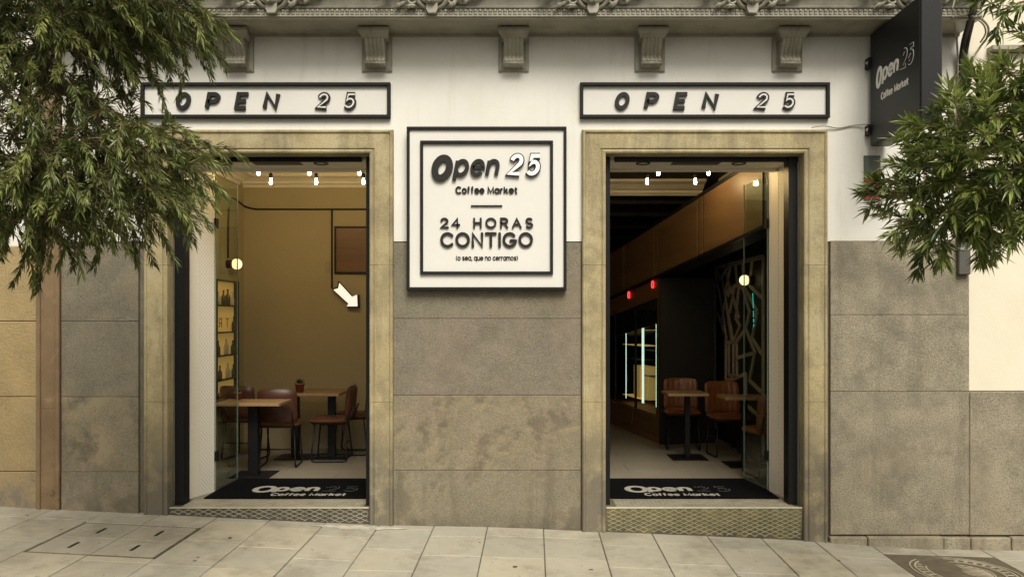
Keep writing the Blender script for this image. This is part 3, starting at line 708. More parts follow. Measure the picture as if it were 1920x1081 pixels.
# ------------------------------------------------------------------ signs
def bar_frame(parent, x0, x1, z0, z1, y0, y1, t, m_):
    box('frame_bar', m_, parent, x0, x1, y0, y1, z1 - t, z1, .003); box('frame_bar', m_, parent, x0, x1, y0, y1, z0, z0 + t, .003)
    box('frame_bar', m_, parent, x0, x0 + t, y0 + .001, y1, z0 + t, z1 - t, .003); box('frame_bar', m_, parent, x1 - t, x1, y0 + .001, y1, z0 + t, z1 - t, .003)
def open_sign(x_off, label):
    x0, x1, z0, z1 = X(1087 + x_off), X(1553 + x_off), Z(223), Z(157)
    t = thing('fascia_sign', ((x0 + x1) / 2, 0, z0), label, 'sign', 'fascia signs over the doorways')
    box('sign_panel', M['signpanel'], t, x0 + .005, x1 - .005, -.012, -.0005, z0 + .005, z1 - .005, .002)
    bar_frame(t, x0, x1, z0, z1, -.045, -.0008, .027, M['sigframe'])
    zz0, zz1 = Z(207.5), Z(174.5)
    for ch, a, b in (('O', 1150, 1182), ('P', 1206, 1236), ('E', 1261, 1291), ('N', 1314, 1347)):
        word(ch, X(a + x_off), X(b + x_off), zz0, zz1, .033, onwall(-.012), .022, M['letter'], t, shear=.2)
    for ch, a, b in (('2', 1413, 1442), ('5', 1463, 1492)):
        word(ch, X(a + x_off), X(b + x_off), zz0, zz1, .042, onwall(-.012), .022, M['letter'], t, shear=.2, outline=(.013, M['signpanel']))
open_sign(0, 'black framed OPEN 25 sign over the doorway beside the projecting sign')
open_sign(-820, 'black framed OPEN 25 sign partly hidden by the bottlebrush tree')
ms = thing('wall_sign', (X(912), 0, Z(545)), 'square white board reading 24 HORAS CONTIGO between the two doorways', 'sign')
x0, x1, z0, z1 = X(765), X(1061), Z(544), Z(242)
box('sign_panel', M['signpanel'], ms, x0 + .006, x1 - .006, -.075, -.03, z0 + .006, z1 - .006, .002)
bar_frame(ms, x0, x1, z0, z1, -.095, -.026, .024, M['sigframe'])
bar_frame(ms, X(790), X(1036), Z(515), Z(268), -.1, -.0752, .024, M['sigframe'])
for q in (X(800), X(1020)): box('standoff', M['black'], ms, q - .03, q + .03, -.03, -.001, Z(480), Z(300), .002)
fw = onwall(-.0755)
word('O', X(807.5), X(854), Z(343.5), Z(294), .056, fw, .026, M['letter'], ms, shear=.2)
word('pen', X(851), X(941), Z(334.5), Z(292), .031, fw, .026, M['letter'], ms, shear=.2, gap=.28)
word('25', X(949), X(1018), Z(335), Z(291), .05, fw, .026, M['letter'], ms, shear=.22, gap=.46, outline=(.032, M['letwhite']))
word('Coffee', X(855), X(909), Z(366), Z(352), .0125, fw, .012, M['letter'], ms, gap=.26)
word('Market', X(914.5), X(971), Z(366), Z(352), .0125, fw, .012, M['letter'], ms, gap=.26)
box('dash', M['letter'], ms, X(884), X(942), -.09, -.0755, Z(389.4), Z(387), .001)
for tx, a, b in (('24', 827, 864), ('HORAS', 888, 999)): word(tx, X(a), X(b), Z(430), Z(410), .0165, fw, .014, M['letter'], ms, gap=.52 if tx == 'HORAS' else .42, rnd=True)
word('CONTIGO', X(827), X(999), Z(465.5), Z(437), .0225, fw, .016, M['letter'], ms, gap=.3, rnd=True)
word('(o sea, que no cerramos)', X(856), X(971), Z(489), Z(479.5), .0062, fw, .006, M['letter'], ms, gap=.2, spaces=.34, rnd=True)
# projecting box sign
ps = thing('projecting_sign', (3.08, -.48, 3.185), 'black projecting box sign reading Open 25 Coffee Market, high on the wall', 'sign')
box('sign_box', M['signblack'], ps, 3.003, 3.16, -.91, -.05, 3.185, 4.125, .006)
box('face_panel', M['signblack'], ps, 2.997, 3.0025, -.9, -.06, 3.195, 4.115, .002)
for z in (3.28, 3.84):
    b_ = box('wall_bracket', M['black'], ps, 2.975, 3.01, -.08, -.001, z, z + .085, .003)
    MB().lathe([(0, -.012), (.012, -.012), (.012, 0)], (2.978, -.05, z + .045), 8, 'x').build('bolt', M['steel'], b_, (2.97, -.05, z + .04))
fs_ = lambda u, v, h: (2.997 - h, -u, v)
word('O', .165, .295, 3.625, 3.80, .032, fs_, .004, M['letwhite'], ps, shear=.2)
word('pen', .285, .585, 3.66, 3.80, .026, fs_, .004, M['letwhite'], ps, shear=.2, gap=.26)
word('25', .6, .83, 3.655, 3.81, .034, fs_, .003, M['letwhite'], ps, shear=.2, gap=.36, outline=(.022, M['signblack']))
word('Coffee', .265, .47, 3.515, 3.575, .011, fs_, .003, M['letwhite'], ps, gap=.26)
word('Market', .5, .73, 3.515, 3.575, .011, fs_, .003, M['letwhite'], ps, gap=.26)
# wall plaque, cables
pq = thing('wall_plaque', (X(1634), 0, Z(375)), 'small red and dark plaque fixed to the white wall below the projecting sign', 'plaque')
box('plaque_board', M['darkplaque'], pq, X(1619), X(1650), -.012, -.0005, Z(376), Z(292), .002)
box('red_field', M['red'], pq, X(1620.5), X(1648.5), -.015, -.0122, Z(374.5), Z(327), .001)
box('pale_field', M['cablegrey'], pq, X(1626), X(1641), -.0165, -.0152, Z(362), Z(345), .001)
def cable(pts, r, m_, name, label, group=None):
    P = [Vector(p) for p in pts]; out = []
    for i in range(len(P) - 1):
        p0, p1, p2, p3 = P[max(i - 1, 0)], P[i], P[i + 1], P[min(i + 2, len(P) - 1)]
        for k in range(6):
            t = k / 6
            out.append(.5 * ((2 * p1) + (p2 - p0) * t + (2 * p0 - 5 * p1 + 4 * p2 - p3) * t * t + (3 * p1 - p0 - 3 * p2 + p3) * t ** 3))
    out.append(P[-1])
    return tag(MB().tube(out, r, 7).build(name, m_, None, P[-1]), label, 'cable', group)
def PW(px, py, d): return (X(px, d), d, Z(py, d))
cable([PW(1522, 239, -.06), PW(1545, 236, -.03), PW(1572, 240, -.012), PW(1600, 235, -.012), PW(1628, 233, -.03)], .005, M['cablegrey'], 'feed_cable', 'thin grey cable along the white wall feeding the projecting sign')
cable([PW(1832, -60, -.55), PW(1826, 0, -.5), PW(1818, 40, -.3), PW(1808, 75, -.1), PW(1803, 110, -.05), PW(1802, 160, -.04), PW(1801, 330, -.04), PW(1801, 450, -.035)], .022, M['cable'], 'power_cable', 'thick black cable hanging down the seam beside the cream house')
cable([PW(1838, -60, -.55), PW(1831, 0, -.5), PW(1824, 40, -.3), PW(1816, 75, -.1), PW(1810, 110, -.05), PW(1808, 160, -.04), PW(1808, 430, -.035)], .015, M['cable'], 'power_cable', 'slimmer black cable clipped alongside the thick one')
cable([PW(1822, 30, -.4), PW(1840, 36, -.3), PW(1853, 52, -.2), PW(1850, 72, -.12), PW(1838, 88, -.06), PW(1822, 115, -.04), PW(1812, 150, -.03)], .009, M['cablegrey'], 'loop_cable', 'brown grey cable bowing out in a loop against the cream wall')
cable([PW(1800, 28, -.4), PW(1820, 32, -.34), PW(1842, 44, -.22), PW(1848, 62, -.15), PW(1838, 80, -.08)], .007, M['cablegrey'], 'loop_cable', 'thinner inner cable inside the looped one')
cable([PW(1786, 32, -.36), PW(1790, 50, -.2), PW(1795, 90, -.06), PW(1797, 160, -.03)], .008, M['cablegrey'], 'wall_cable', 'grey cable dropping from the cornice end down the white wall')
dp = thing('cable_duct', (X(1800), 0, Z(515)), 'grey cable duct ending above the coarse stone behind the leafy tree', 'duct')
box('duct_cover', M['pipe'], dp, X(1790), X(1812), -.07, -.0235, Z(515), Z(420), .006); box('duct_clip', M['steel'], dp, X(1788), X(1814), -.075, -.0238, Z(470), Z(465), .002)

# ------------------------------------------------------------------ interior shell
def st(name, m_, *a, c=.0): return tag(box(name, m_, None, *a, c), kind='structure')
CEI = 3.5; BW = 3.14; LX = -3.28; RX = 2.75; DEEP = 12.5; PX_ = -.95
floor = st('interior_floor', M['grout'], LX - .1, RX + .1, .302, DEEP, FL - .05, FL - .006)
ty = .305; j = 0
while ty < 8:
    tx = LX + (.3 if j % 2 else 0) - .3
    while tx < RX:
        a, b = max(tx, LX) + .0015, min(tx + .9, RX) - .0015
        if b - a > .05: box('floor_tile', M['infloor'], floor, a, b, ty + .0015, ty + .4485, FL - .03, FL, .002)
        tx += .9
    ty += .45; j += 1
st('left_room_wall', M['inwall'], LX - .1, LX, .62, BW + .1, FL - .05, CEI + .3)
st('back_wall', M['inwall'], LX, PX_, BW, BW + .1, FL - .05, CEI + .3)
st('partition_wall', M['inblack'], PX_ - .1, PX_, BW + .1, DEEP, FL - .05, CEI + .3)
st('end_wall', M['inblack'], PX_, RX, DEEP, DEEP + .1, FL - .05, CEI + .3)
rw = st('side_wall', M['inblack'], RX, RX + .1, .62, DEEP, FL - .05, CEI + .3)
cl = st('ceiling', M['inceil'], LX, RX, .6, DEEP, CEI, CEI + .1)
st('front_inner_wall', M['inwhite'], LX, RX, .602, .66, ZD + .05, CEI)
# cornice mouldings round the front room
mo = [(0, CEI), (.0, CEI - .16), (.02, CEI - .16), (.03, CEI - .13), (.06, CEI - .115), (.07, CEI - .09), (.12, CEI - .06), (.17, CEI - .045), (.18, CEI - .02), (.2, CEI - .015), (.2, CEI)]
MB().prism(mo, lambda u, z, x: (x, BW - u, z), LX, PX_).build('ceiling_moulding', M['inwhite'], cl, (-2, BW, CEI - .16))
MB().prism(mo, lambda u, z, y: (LX + u, y, z), .66, BW - .2).build('ceiling_moulding', M['inwhite'], cl, (LX, 2, CEI - .16))
mo2 = [(0, CEI), (0, CEI - .17), (.03, CEI - .17), (.04, CEI - .15), (.07, CEI - .145), (.08, CEI - .11), (.13, CEI - .1), (.2, CEI - .055), (.3, CEI - .03), (.3, CEI)]
MB().prism(mo2, lambda u, z, x: (x, 3.75 - u, z), PX_, RX - .3).build('ceiling_moulding', M['inwhite'], cl, (1, 3.6, CEI - .17))
MB().prism(mo2, lambda u, z, y: (RX - u * .5, y, z), .66, 3.45).build('ceiling_moulding', M['inwhite'], cl, (RX, 2, CEI - .17))
for y in (4.6, 6.0, 7.8, 9.8): box('ceiling_beam', M['inblack'], cl, PX_, RX, y, y + .22, CEI - .16, CEI - .002, .005)
# oak-panelled bulkhead over the seating, falling gently towards the cooler it runs into

def bhx(d): return 2.533 - .19 * d
def bhz(d): return 2.636 - .12 * (d - .7)
def bulk(d0, d1, n0, n1, h0, h1, name, m_, parent):
    vs = []
    for d in (d0, d1):
        for n in (n0, n1):
            for h in (h0, h1): vs.append((bhx(d) - n * .982, d - n * .187, bhz(d) + h))
    return MB().add(vs, [(0, 1, 3, 2), (4, 6, 7, 5), (0, 4, 5, 1), (2, 3, 7, 6), (0, 2, 6, 4), (1, 5, 7, 3)]).build(name, m_, parent, (bhx(d0), d0, bhz(d0) + h0))
bh = tag(bulk(.72, 7.0, -.3, 0, .004, .636, 'bulkhead', M['inblack'], None), kind='structure')
for d0, d1 in ((.83, 2.14), (2.32, 3.49), (3.66, 4.77), (4.89, 7.0)): bulk(d0, d1, .0005, .014, .0, .64, 'oak_panel', M['wood'], bh)
for d0 in (2.14, 3.49, 4.77): bulk(d0 + .045, d0 + (.135 if d0 < 4 else .08), .0005, .012, .0, .64, 'oak_strip', M['wood'], bh)
bulk(.72, 7.0, -.01, .03, -.035, -.002, 'bottom_rail', M['black'], bh); bulk(.72, 7.0, -.01, .022, .642, .68, 'top_rail', M['black'], bh)

# ------------------------------------------------------------------ lamps
for k, (y_, xs_) in enumerate(((1.02, (-2.45, -1.96, -1.475, 1.414, 1.90, 2.43)), (1.6, (-2.5, -2.03, -1.54, 1.4, 1.9, 2.47)))):
    for xi, x_ in enumerate(xs_):
        side = 'first doorway' if x_ < 0 else 'second doorway'
        where = ('arrow sign', 'projecting sign')[x_ > 0]
        ordn = ('first', 'second', 'third')[xi % 3]
        zc = Z(325, 1.02) if k == 0 else Z(342, 1.6)
        t = thing('ceiling_bulb', (x_, y_, zc), '%s bare warm bulb of the %s row inside the doorway by the %s' % (ordn, ('front', 'rear')[k], where), 'bulb', 'bare bulbs under the dark ceiling')
        MB().lathe([(.002, -.02), (.008, -.017), (.0135, -.008), (.0145, .0), (.0125, .011), (.009, .022), (.009, .042)], (x_, y_, zc), 14).build('glass_bulb', M['bulb'], t, (x_, y_, zc))
        MB().lathe([(.016, .04), (.02, .042), (.02, .085), (.01, .095), (.004, .1), (.004, CEI - zc)], (x_, y_, zc), 12).build('socket', M['black'], t, (x_, y_, zc + .04))
def globe(x_, y_, zc, r, wallx, label):
    t = thing('globe_lamp', (x_, y_, zc), label, 'lamp')
    MB().ball((x_, y_, zc), r, 18).build('globe', M['globe'], t, (x_, y_, zc))
    sg = 1 if wallx > x_ else -1
    MB().lathe([(0, 0), (.045, 0), (.045, sg * .02), (.03, sg * .03), (.03, abs(wallx - x_) * sg)] if False else [(.03, 0), (.045, sg * .01), (.05, abs(wallx - x_) * sg)], (x_, y_, zc), 14, 'x').build('wall_rose', M['black'], t, (x_, y_, zc))
globe(-3.17, 2.55, 2.37, .062, LX, 'glowing round globe lamp on the wall above the reflected bottle shelves')
globe(2.65, 2.45, 2.18, .06, RX, 'glowing globe lamp on the lattice panel wall above the chairs')
for k, (pts, lab) in enumerate((
    ([(X(455, 3.12), BW - .012, Z(385, 3.12)), (X(475, 3.12), BW - .012, Z(391, 3.12)), (X(520, 3.12), BW - .012, Z(392, 3.12)), (-1.0, BW - .012, Z(392, 3.12))], 'black conduit running level along the ochre back wall'),
    ([(X(622, 3.12), BW - .012, Z(394, 3.12)), (X(622, 3.12), BW - .012, Z(460, 3.12)), (X(622, 3.12), BW - .012, Z(540, 3.12))], 'black conduit dropping to the glowing arrow'),
    ([(LX + .012, BW - .05, 3.12), (LX + .012, 2.75, 3.15), (LX + .012, 2.62, 3.1), (LX + .012, 2.56, 2.9), (LX + .012, 2.55, 2.44)], 'black conduit bending down to the globe lamp by the reflected bottle shelves'))):
    t = cable(pts, .011, M['black'], 'conduit', lab); t['category'] = 'conduit'
# picture and arrow on the back wall
pc = thing('picture_frame', (X(664, 3.1), BW, Z(512, 3.12)), 'brown wooden panel in a thin black frame on the back wall', 'picture')
box('picture_panel', M['walnut'], pc, X(630, 3.12), X(715, 3.12), BW - .02, BW - .001, Z(510, 3.12), Z(427, 3.12), .002)
bar_frame(pc, X(627, 3.12), X(718, 3.12), Z(513, 3.12), Z(424, 3.12), BW - .035, BW - .001, .022, M['black'])
sw = thing('light_switch', (X(613, 3.12), BW, Z(510, 3.12)), 'small grey light switch beside the framed brown panel', 'switch')
box('switch_plate', M['cablegrey'], sw, X(609, 3.12), X(617, 3.12), BW - .012, BW - .0005, Z(511, 3.12), Z(490, 3.12), .002); box('rocker', M['cablegrey'], sw, X(611, 3.12), X(615, 3.12), BW - .016, BW - .0122, Z(506, 3.12), Z(495, 3.12), .001)
ar = thing('arrow_sign', (X(650, 3.05), BW - .04, Z(555, 3.05)), 'glowing white arrow sign pointing down on the ochre back wall', 'sign')
apx = [(634, 526.5), (661, 556), (672, 552), (673, 576.5), (649.5, 576.5), (654, 571), (621.5, 541), (632, 538)]
acx = sum(p[0] for p in apx) / 8; acy = sum(p[1] for p in apx) / 8
def ap(k): return [(X(acx + (a - acx) * k, 3.06), Z(acy + (b - acy) * k, 3.06)) for a, b in apx]
MB().prism(ap(1.0), lambda u, v, y: (u, y, v), BW - .07, BW - .001).build('arrow_case', M['black'], ar, ar.location)
MB().prism(ap(.88), lambda u, v, y: (u, y, v), BW - .075, BW - .0705).build('arrow_face', M['arrowglow'], ar, ar.location)

# ------------------------------------------------------------------ furniture
def bent(pts, k=.03):
    """round the corners of a polyline"""
    P = [Vector(p) for p in pts]; out = [P[0]]
    for a, b, c in zip(P, P[1:], P[2:]):
        u = (a - b).normalized() * k; v = (c - b).normalized() * k
        for t in (0, .25, .5, .75, 1): out.append((b + u) * (1 - t) ** 2 + 2 * b * t * (1 - t) + (b + v) * t * t)
    return out + [P[-1]]
def cushion(w_, h_, t_, nx=14, ny=10, flutes=0, curve=0.0):
    """soft pad centred on origin: u width, v height, thickness along n; returns verts (u,v,n) + faces"""
    vs = []
    for side in (1, -1):
        for j in range(ny + 1):
            for i in range(nx + 1):
                u = -1 + 2 * i / nx; v = -1 + 2 * j / ny
                e = (max(0, 1 - abs(u) ** 6) * max(0, 1 - abs(v) ** 6)) ** .4
                uu = u * (1 - .06 * abs(v) ** 6); vv = v * (1 - .1 * abs(u) ** 6)
                fl = (1 - .16 * (abs(math.sin(math.pi * flutes * (u + 1) / 2)) < .3)) if flutes and side > 0 else 1
                vs.append((uu * w_ / 2, vv * h_ / 2, side * t_ / 2 * e * fl + curve * u * u))
    n = (nx + 1) * (ny + 1); g_ = lambda s_, i, j: s_ * n + j * (nx + 1) + i
    fs = []
    for j in range(ny):
        for i in range(nx):
            fs.append((g_(0, i, j), g_(0, i + 1, j), g_(0, i + 1, j + 1), g_(0, i, j + 1)))
            fs.append((g_(1, i, j), g_(1, i, j + 1), g_(1, i + 1, j + 1), g_(1, i + 1, j)))
    return vs, fs
def chair(m_, hb=.36):
    """leather dining chair facing +y, sled base; root at the floor"""
    r = bpy.data.objects.new('dining_chair', None); col.objects.link(r); r.empty_display_size = .1
    v, f = cushion(.44, .43, .07); MB().add([(a, b + .02, .455 + c) for a, b, c in v], f, True).build('seat', m_, r)
    v, f = cushion(.42, hb, .06, 28, 10, 6, .045)
    MB().add([(a, -.22 + c - .16 * (b + .18) * .6, .845 - hb / 2 + b) for a, b, c in v], f, True).build('backrest', m_, r)
    for sx in (-.17, .17):
        MB().tube(bent([(sx, -.15, .42), (sx * 1.12, -.2, .012), (sx * 1.12, .2, .012), (sx, .16, .42)], .05), .009, 8).build('leg', M['black'], r)
        MB().tube(bent([(sx, .1, .418), (sx, -.2, .43), (sx, -.27, .62)], .04), .009, 8).build('back_support', M['black'], r)
    for y_ in (-.17, .17): MB().tube([(-.19, y_, .2 if y_ < 0 else .414), (.19, y_, .2 if y_ < 0 else .414)], .007, 8).build('stretcher', M['black'], r)
    return r
ch1 = chair(M['leather'], .4); ch2 = chair(M['leather2']); used = set()
def place(src, x_, y_, rz, label):
    o = src if src.name not in used else copy_tree(src); used.add(src.name)
    o.location = (x_, y_, FL); o.rotation_euler = (0, 0, R(rz)); tag(o, label, 'chair', 'leather dining chairs in the shop'); return o
place(ch1, 2.08, 3.14, 174, 'tan leather chair farthest in, beside the lit drinks cooler')
place(ch1, 2.5, 2.62, 184, 'tan leather chair in front of the lattice panel, facing the street')
place(ch1, 2.6, 1.42, 8, 'tan leather chair nearest the street, partly behind the open glass leaf')
place(ch2, -2.5, 1.98, 4, 'russet chair with its back to the street, behind the near table')
place(ch2, -3.02, 2.42, -10, 'russet chair against the wall under the reflected bottle shelves')
place(ch2, -2.02, 2.32, 92, 'russet chair seen side-on at the far table, with sled base')
place(ch2, -1.86, 2.78, 88, 'russet chair side-on half hidden by the black door post')
def table(x0, x1, y0, y1, posts, label, h=.75):
    t = thing('cafe_table', ((x0 + x1) / 2, (y0 + y1) / 2, FL), label, 'table', 'cafe tables')
    box('table_top', M['tabletop'], t, x0, x1, y0, y1, FL + h - .03, FL + h, .004)
    for px_, py_, hw in posts:
        p_ = box('post', M['black'], t, px_ - hw, px_ + hw, py_ - hw, py_ + hw, FL + .012, FL + h - .031, .004)
        box('foot_plate', M['black'], p_, px_ - .2, px_ + .2, py_ - .2, py_ + .2, FL + .001, FL + .011, .002)
table(-2.95, -2.3, 1.2, 1.66, [(-2.62, 1.43, .05)], 'near oak-topped table with one thick black post')
table(-2.62, -1.93, 2.25, 2.9, [(-2.48, 2.5, .042), (-2.06, 2.5, .042)], 'far oak-topped table with two black posts and a potted plant')
table(1.74, 2.2, 2.25, 2.68, [(2.0, 2.47, .03)], 'slim oak table before the chair beside the cooler')
table(2.27, 2.73, 1.8, 2.2, [(2.52, 2.0, .03)], 'slim oak table under the globe lamp and lattice panel')
def pot(x_, y_, zb_, s_, label):
    t = thing('plant_pot', (x_, y_, zb_), label, 'plant', 'small potted plants')
    p_ = MB().lathe([(.001, .001), (.038 * s_, .001), (.05 * s_, .085 * s_), (.055 * s_, .085 * s_), (.055 * s_, .1 * s_), (.046 * s_, .1 * s_), (.042 * s_, .085 * s_), (.001, .085 * s_)], (x_, y_, zb_), 18).build('pot', M['terracotta'], t, (x_, y_, zb_))
    mb = MB(); rr = random.Random(int(x_ * 100))
    for i in range(26):
        a = rr.uniform(0, 6.28); l = rr.uniform(.04, .085) * s_; e = rr.uniform(.5, 1.4)
        d = Vector((math.cos(a) * math.cos(e), math.sin(a) * math.cos(e), math.sin(e))); q = Vector((-math.sin(a), math.cos(a), 0)) * .012 * s_
        b = Vector((x_, y_, zb_ + .08 * s_)); mb.add([b, b + d * l * .6 + q, b + d * l * 1.25, b + d * l * .6 - q], [(0, 1, 2, 3)])
    mb.build('foliage', M['plantgreen'], t, (x_, y_, zb_ + .08))
pot(-2.41, 2.42, FL + .75, 1.05, 'terracotta pot plant on the far table with two posts')
pot(-2.83, 1.56, FL + .75, .8, 'smaller terracotta pot plant on the near table')
# bottle shelves mirrored in the glass leaf, modelled as a glowing wall unit
bs = thing('reflected_shelf', (LX, 2.4, .76), 'bottle shelves reflected in the open glass leaf, modelled as warm glowing wall shelves', 'shelf')
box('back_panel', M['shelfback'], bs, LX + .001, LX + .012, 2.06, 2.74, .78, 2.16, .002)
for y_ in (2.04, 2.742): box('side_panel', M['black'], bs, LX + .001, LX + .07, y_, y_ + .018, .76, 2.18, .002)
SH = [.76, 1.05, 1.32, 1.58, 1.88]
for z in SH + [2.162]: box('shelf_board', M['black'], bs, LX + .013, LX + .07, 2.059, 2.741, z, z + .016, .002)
box('reflected_strip', M['shelfglow'], bs, LX + .014, LX + .024, 2.07, 2.73, .778, .79, .001)
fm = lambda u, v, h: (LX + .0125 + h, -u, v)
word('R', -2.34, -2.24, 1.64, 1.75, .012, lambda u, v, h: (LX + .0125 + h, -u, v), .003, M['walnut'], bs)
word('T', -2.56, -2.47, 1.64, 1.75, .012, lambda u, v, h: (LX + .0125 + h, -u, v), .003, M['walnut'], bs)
bi = 0
for zi, z in enumerate(SH):
    for y_ in ((2.16, 2.34, 2.58), (2.2, 2.45, 2.64), (2.14, 2.4, 2.62), (2.66,), (2.15, 2.31, 2.45, 2.6))[zi]:
        m_ = M['bottle'][bi % 3]; s_ = .7 + .2 * ((bi * 7) % 5) / 5
        lab = '%s bottle, %s on the %s shelf of the reflected wall shelves' % (('brown', 'white', 'dark green')[bi % 3], ('nearest the street', 'in the middle', 'farther in', 'last')[min(3, (2.16, 2.34, 2.58).index(y_) if zi == 0 else list(((2.16, 2.34, 2.58), (2.2, 2.45, 2.64), (2.14, 2.4, 2.62), (2.66,), (2.15, 2.31, 2.45, 2.6))[zi]).index(y_))], ('lowest', 'second', 'third', 'fourth', 'top')[zi])
        o = MB().lathe([(.001, 0), (.03 * s_, 0), (.032 * s_, .01), (.032 * s_, .1 * s_), (.026 * s_, .125 * s_), (.012 * s_, .15 * s_), (.011 * s_, .19 * s_), (.014 * s_, .192 * s_), (.014 * s_, .21 * s_), (.001, .211 * s_)], (LX + .042, y_, z + .017), 14).build('bottle', m_, None, (LX + .042, y_, z + .017))
        tag(o, lab, 'bottle', 'bottles on the reflected shelves'); bi += 1
# drinks cooler wall
cA = Vector((1.87, 3.49)); cB = Vector((1.222, 6.9)); ct = (cB - cA).normalized(); cn = Vector((-ct.y, ct.x)); cn = cn if cn.x < 0 else -cn
CLn = (cB - cA).length
dc = thing('drinks_cooler', (cA.x, cA.y, FL), 'built-in drinks cooler with upright white light tubes and red numbers above', 'cooler')
def cp(u0, u1, n0, n1, z0, z1, name, m_, parent=dc, org=None):
    """box in the cooler's own frame: u along the front, n out of the front"""
    q = lambda u, n: (cA.x + ct.x * u + cn.x * n, cA.y + ct.y * u + cn.y * n)
    poly = [q(u0, n0), q(u1, n0), q(u1, n1), q(u0, n1)]
    return MB().prism(poly, lambda a, b, z: (a, b, z), FL + z0, FL + z1).build(name, m_, parent, (*q(u0, n0), FL + z0))
cp(-.001, CLn, -.72, -.62, .0, 1.7, 'back_panel', M['inblack']); cp(-.03, -.002, -.72, .01, .0, 2.1, 'side_panel', M['inblack'])
cp(0, CLn, -.6, .0, .0, .09, 'plinth', M['walnut'])
for u0, u1 in ((.04, .98), (1.06, 1.98), (2.06, 3.3)): cp(u0, u1, -.01, .004, .1, .34, 'base_panel', M['wood'])
cp(0, CLn, -.6, -.012, .091, .36, 'base_carcass', M['walnut'])
cp(0, .07, -.02, .006, .361, 2.08, 'oak_upright', M['wood'])
bulk(3.58, 6.8, -.5, -.004, -.28, -.036, 'fascia', M['walnut'], dc)
cp(.071, CLn, -.1, -.03, 1.7, 1.72, 'door_head', M['black'])
bulk(3.58, 6.8, -.5, -.03, -.6, -.281, 'head_panel', M['inblack'], dc)
for u in (.1, .95, 1.85, 2.8): cp(u, u + .03, -.03, -.002, .361, 1.699, 'door_stile', M['black'])
for u in (.2, .235, .72, .77): cp(u, u + .009, -.05, -.038, .44, 1.66, 'light_tube', M['tubewhite'])
cp(1.46, 1.466, -.05, -.04, .44, 1.6, 'light_tube', M['tubewhite'])
for z in (.46, 1.0, 1.2, 1.42): cp(.98, 1.84, -.4, -.12, z, z + .006, 'shelf', M['shelfglow'] if z != 1.0 else M['black'])
for z in (.8, 1.15, 1.4): cp(.2, .92, -.5, -.12, z, z + .012, 'shelf', M['pipe'])
cp(.82, 1.1, -.3, -.14, .47, .92, 'lit_box', M['shelfback']); cp(1.14, 1.4, -.3, -.14, .47, .92, 'lit_box', M['shelfback'])
for u0, u1 in ((.15, .94), (1.0, 1.84), (1.9, 2.78)): cp(u0, u1, -.015, -.01, .361, 1.699, 'glass_door', M['glass'])
fq = lambda u, v, h: (cA.x + ct.x * u + cn.x * (.004 + h), cA.y + ct.y * u + cn.y * (.004 + h), FL + v)
for u, dz in ((.2, 0), (1.15, -.11)): word('O', u, u + .085, 1.975 + dz, 2.075 + dz, .016, fq, .008, M['neonred'], dc, name='neon_number')
# pale lattice screen on the seating wall
ls = thing('lattice_screen', (RX, 3.2, FL), 'pale cut-out lattice screen of branching bars on the black wall', 'screen')
ya_, yb_ = 2.05, 4.2; za_, zb_ = FL + .1, 2.42
fl_ = lambda u, v, h: (RX - .001 - h, u, v)
def bar(pts, w_=.035): 
    o = stroke_mesh([pts], w_, fl_, .02).build('lattice_bar', M['screen'], ls, fl_(*pts[0], 0)); return o
M['screen'] = plain('pale_lacquer', (.3, .265, .205), .5)
for pts in ([(ya_, za_), (ya_, zb_)], [(ya_, zb_), (yb_, zb_)], [(yb_, zb_), (yb_, za_)]): bar(pts, .05)
rr = random.Random(11)
def sq(u, v): return (4.2 - (u - 180) * .0051, 2.42 - (v - 150) * .00163)
for L_ in ([(190, 215), (262, 520), (292, 720), (290, 1300)], [(193, 170), (238, 250), (315, 140)], [(250, 250), (362, 740)], [(190, 500), (300, 725)], [(335, 150), (280, 400), (352, 745)], [(280, 160), (330, 330), (282, 400)],
           [(318, 390), (345, 340), (380, 318), (420, 325), (450, 350)], [(412, 325), (385, 560), (420, 620), (370, 735)], [(345, 350), (412, 560)], [(370, 330), (330, 520)], [(265, 500), (285, 395)], [(240, 615), (262, 520)],
           [(295, 750), (395, 742)], [(320, 760), (320, 1000)], [(362, 745), (362, 1000)], [(392, 740), (395, 1000)], [(320, 1000), (395, 1000)], [(290, 1050), (395, 1010), (470, 960)], [(450, 350), (500, 520), (470, 640), (392, 740)],
           [(440, 160), (460, 340), (560, 520)], [(520, 160), (500, 330), (590, 420)], [(560, 520), (520, 700), (590, 800)], [(470, 640), (540, 800), (500, 1000)], [(395, 860), (540, 800)], [(380, 160), (400, 320)], [(500, 1000), (590, 1060)], [(290, 1300), (470, 1180), (590, 1240)], [(470, 960), (470, 1180)]):
    bar([sq(*p) for p in L_], .042)
nn_ = thing('neon_reflection', (RX - .05, 2.35, 1.75), 'thin teal neon reflection, modelled as a glowing strip on the lattice screen wall below the globe lamp', 'neon')  # teal reflection in the glass, added here as glowing segments
for a, b in (((2.36, 2.03), (2.33, 1.86)), ((2.33, 1.83), (2.325, 1.76)), ((2.325, 1.74), (2.32, 1.70)), ((2.32, 1.68), (2.318, 1.65))):
    MB().tube([(RX - .035, a[0], a[1]), (RX - .035, b[0], b[1])], .005, 8).build('reflection_segment', M['tealreflect'], nn_, (RX - .035, b[0], b[1]))
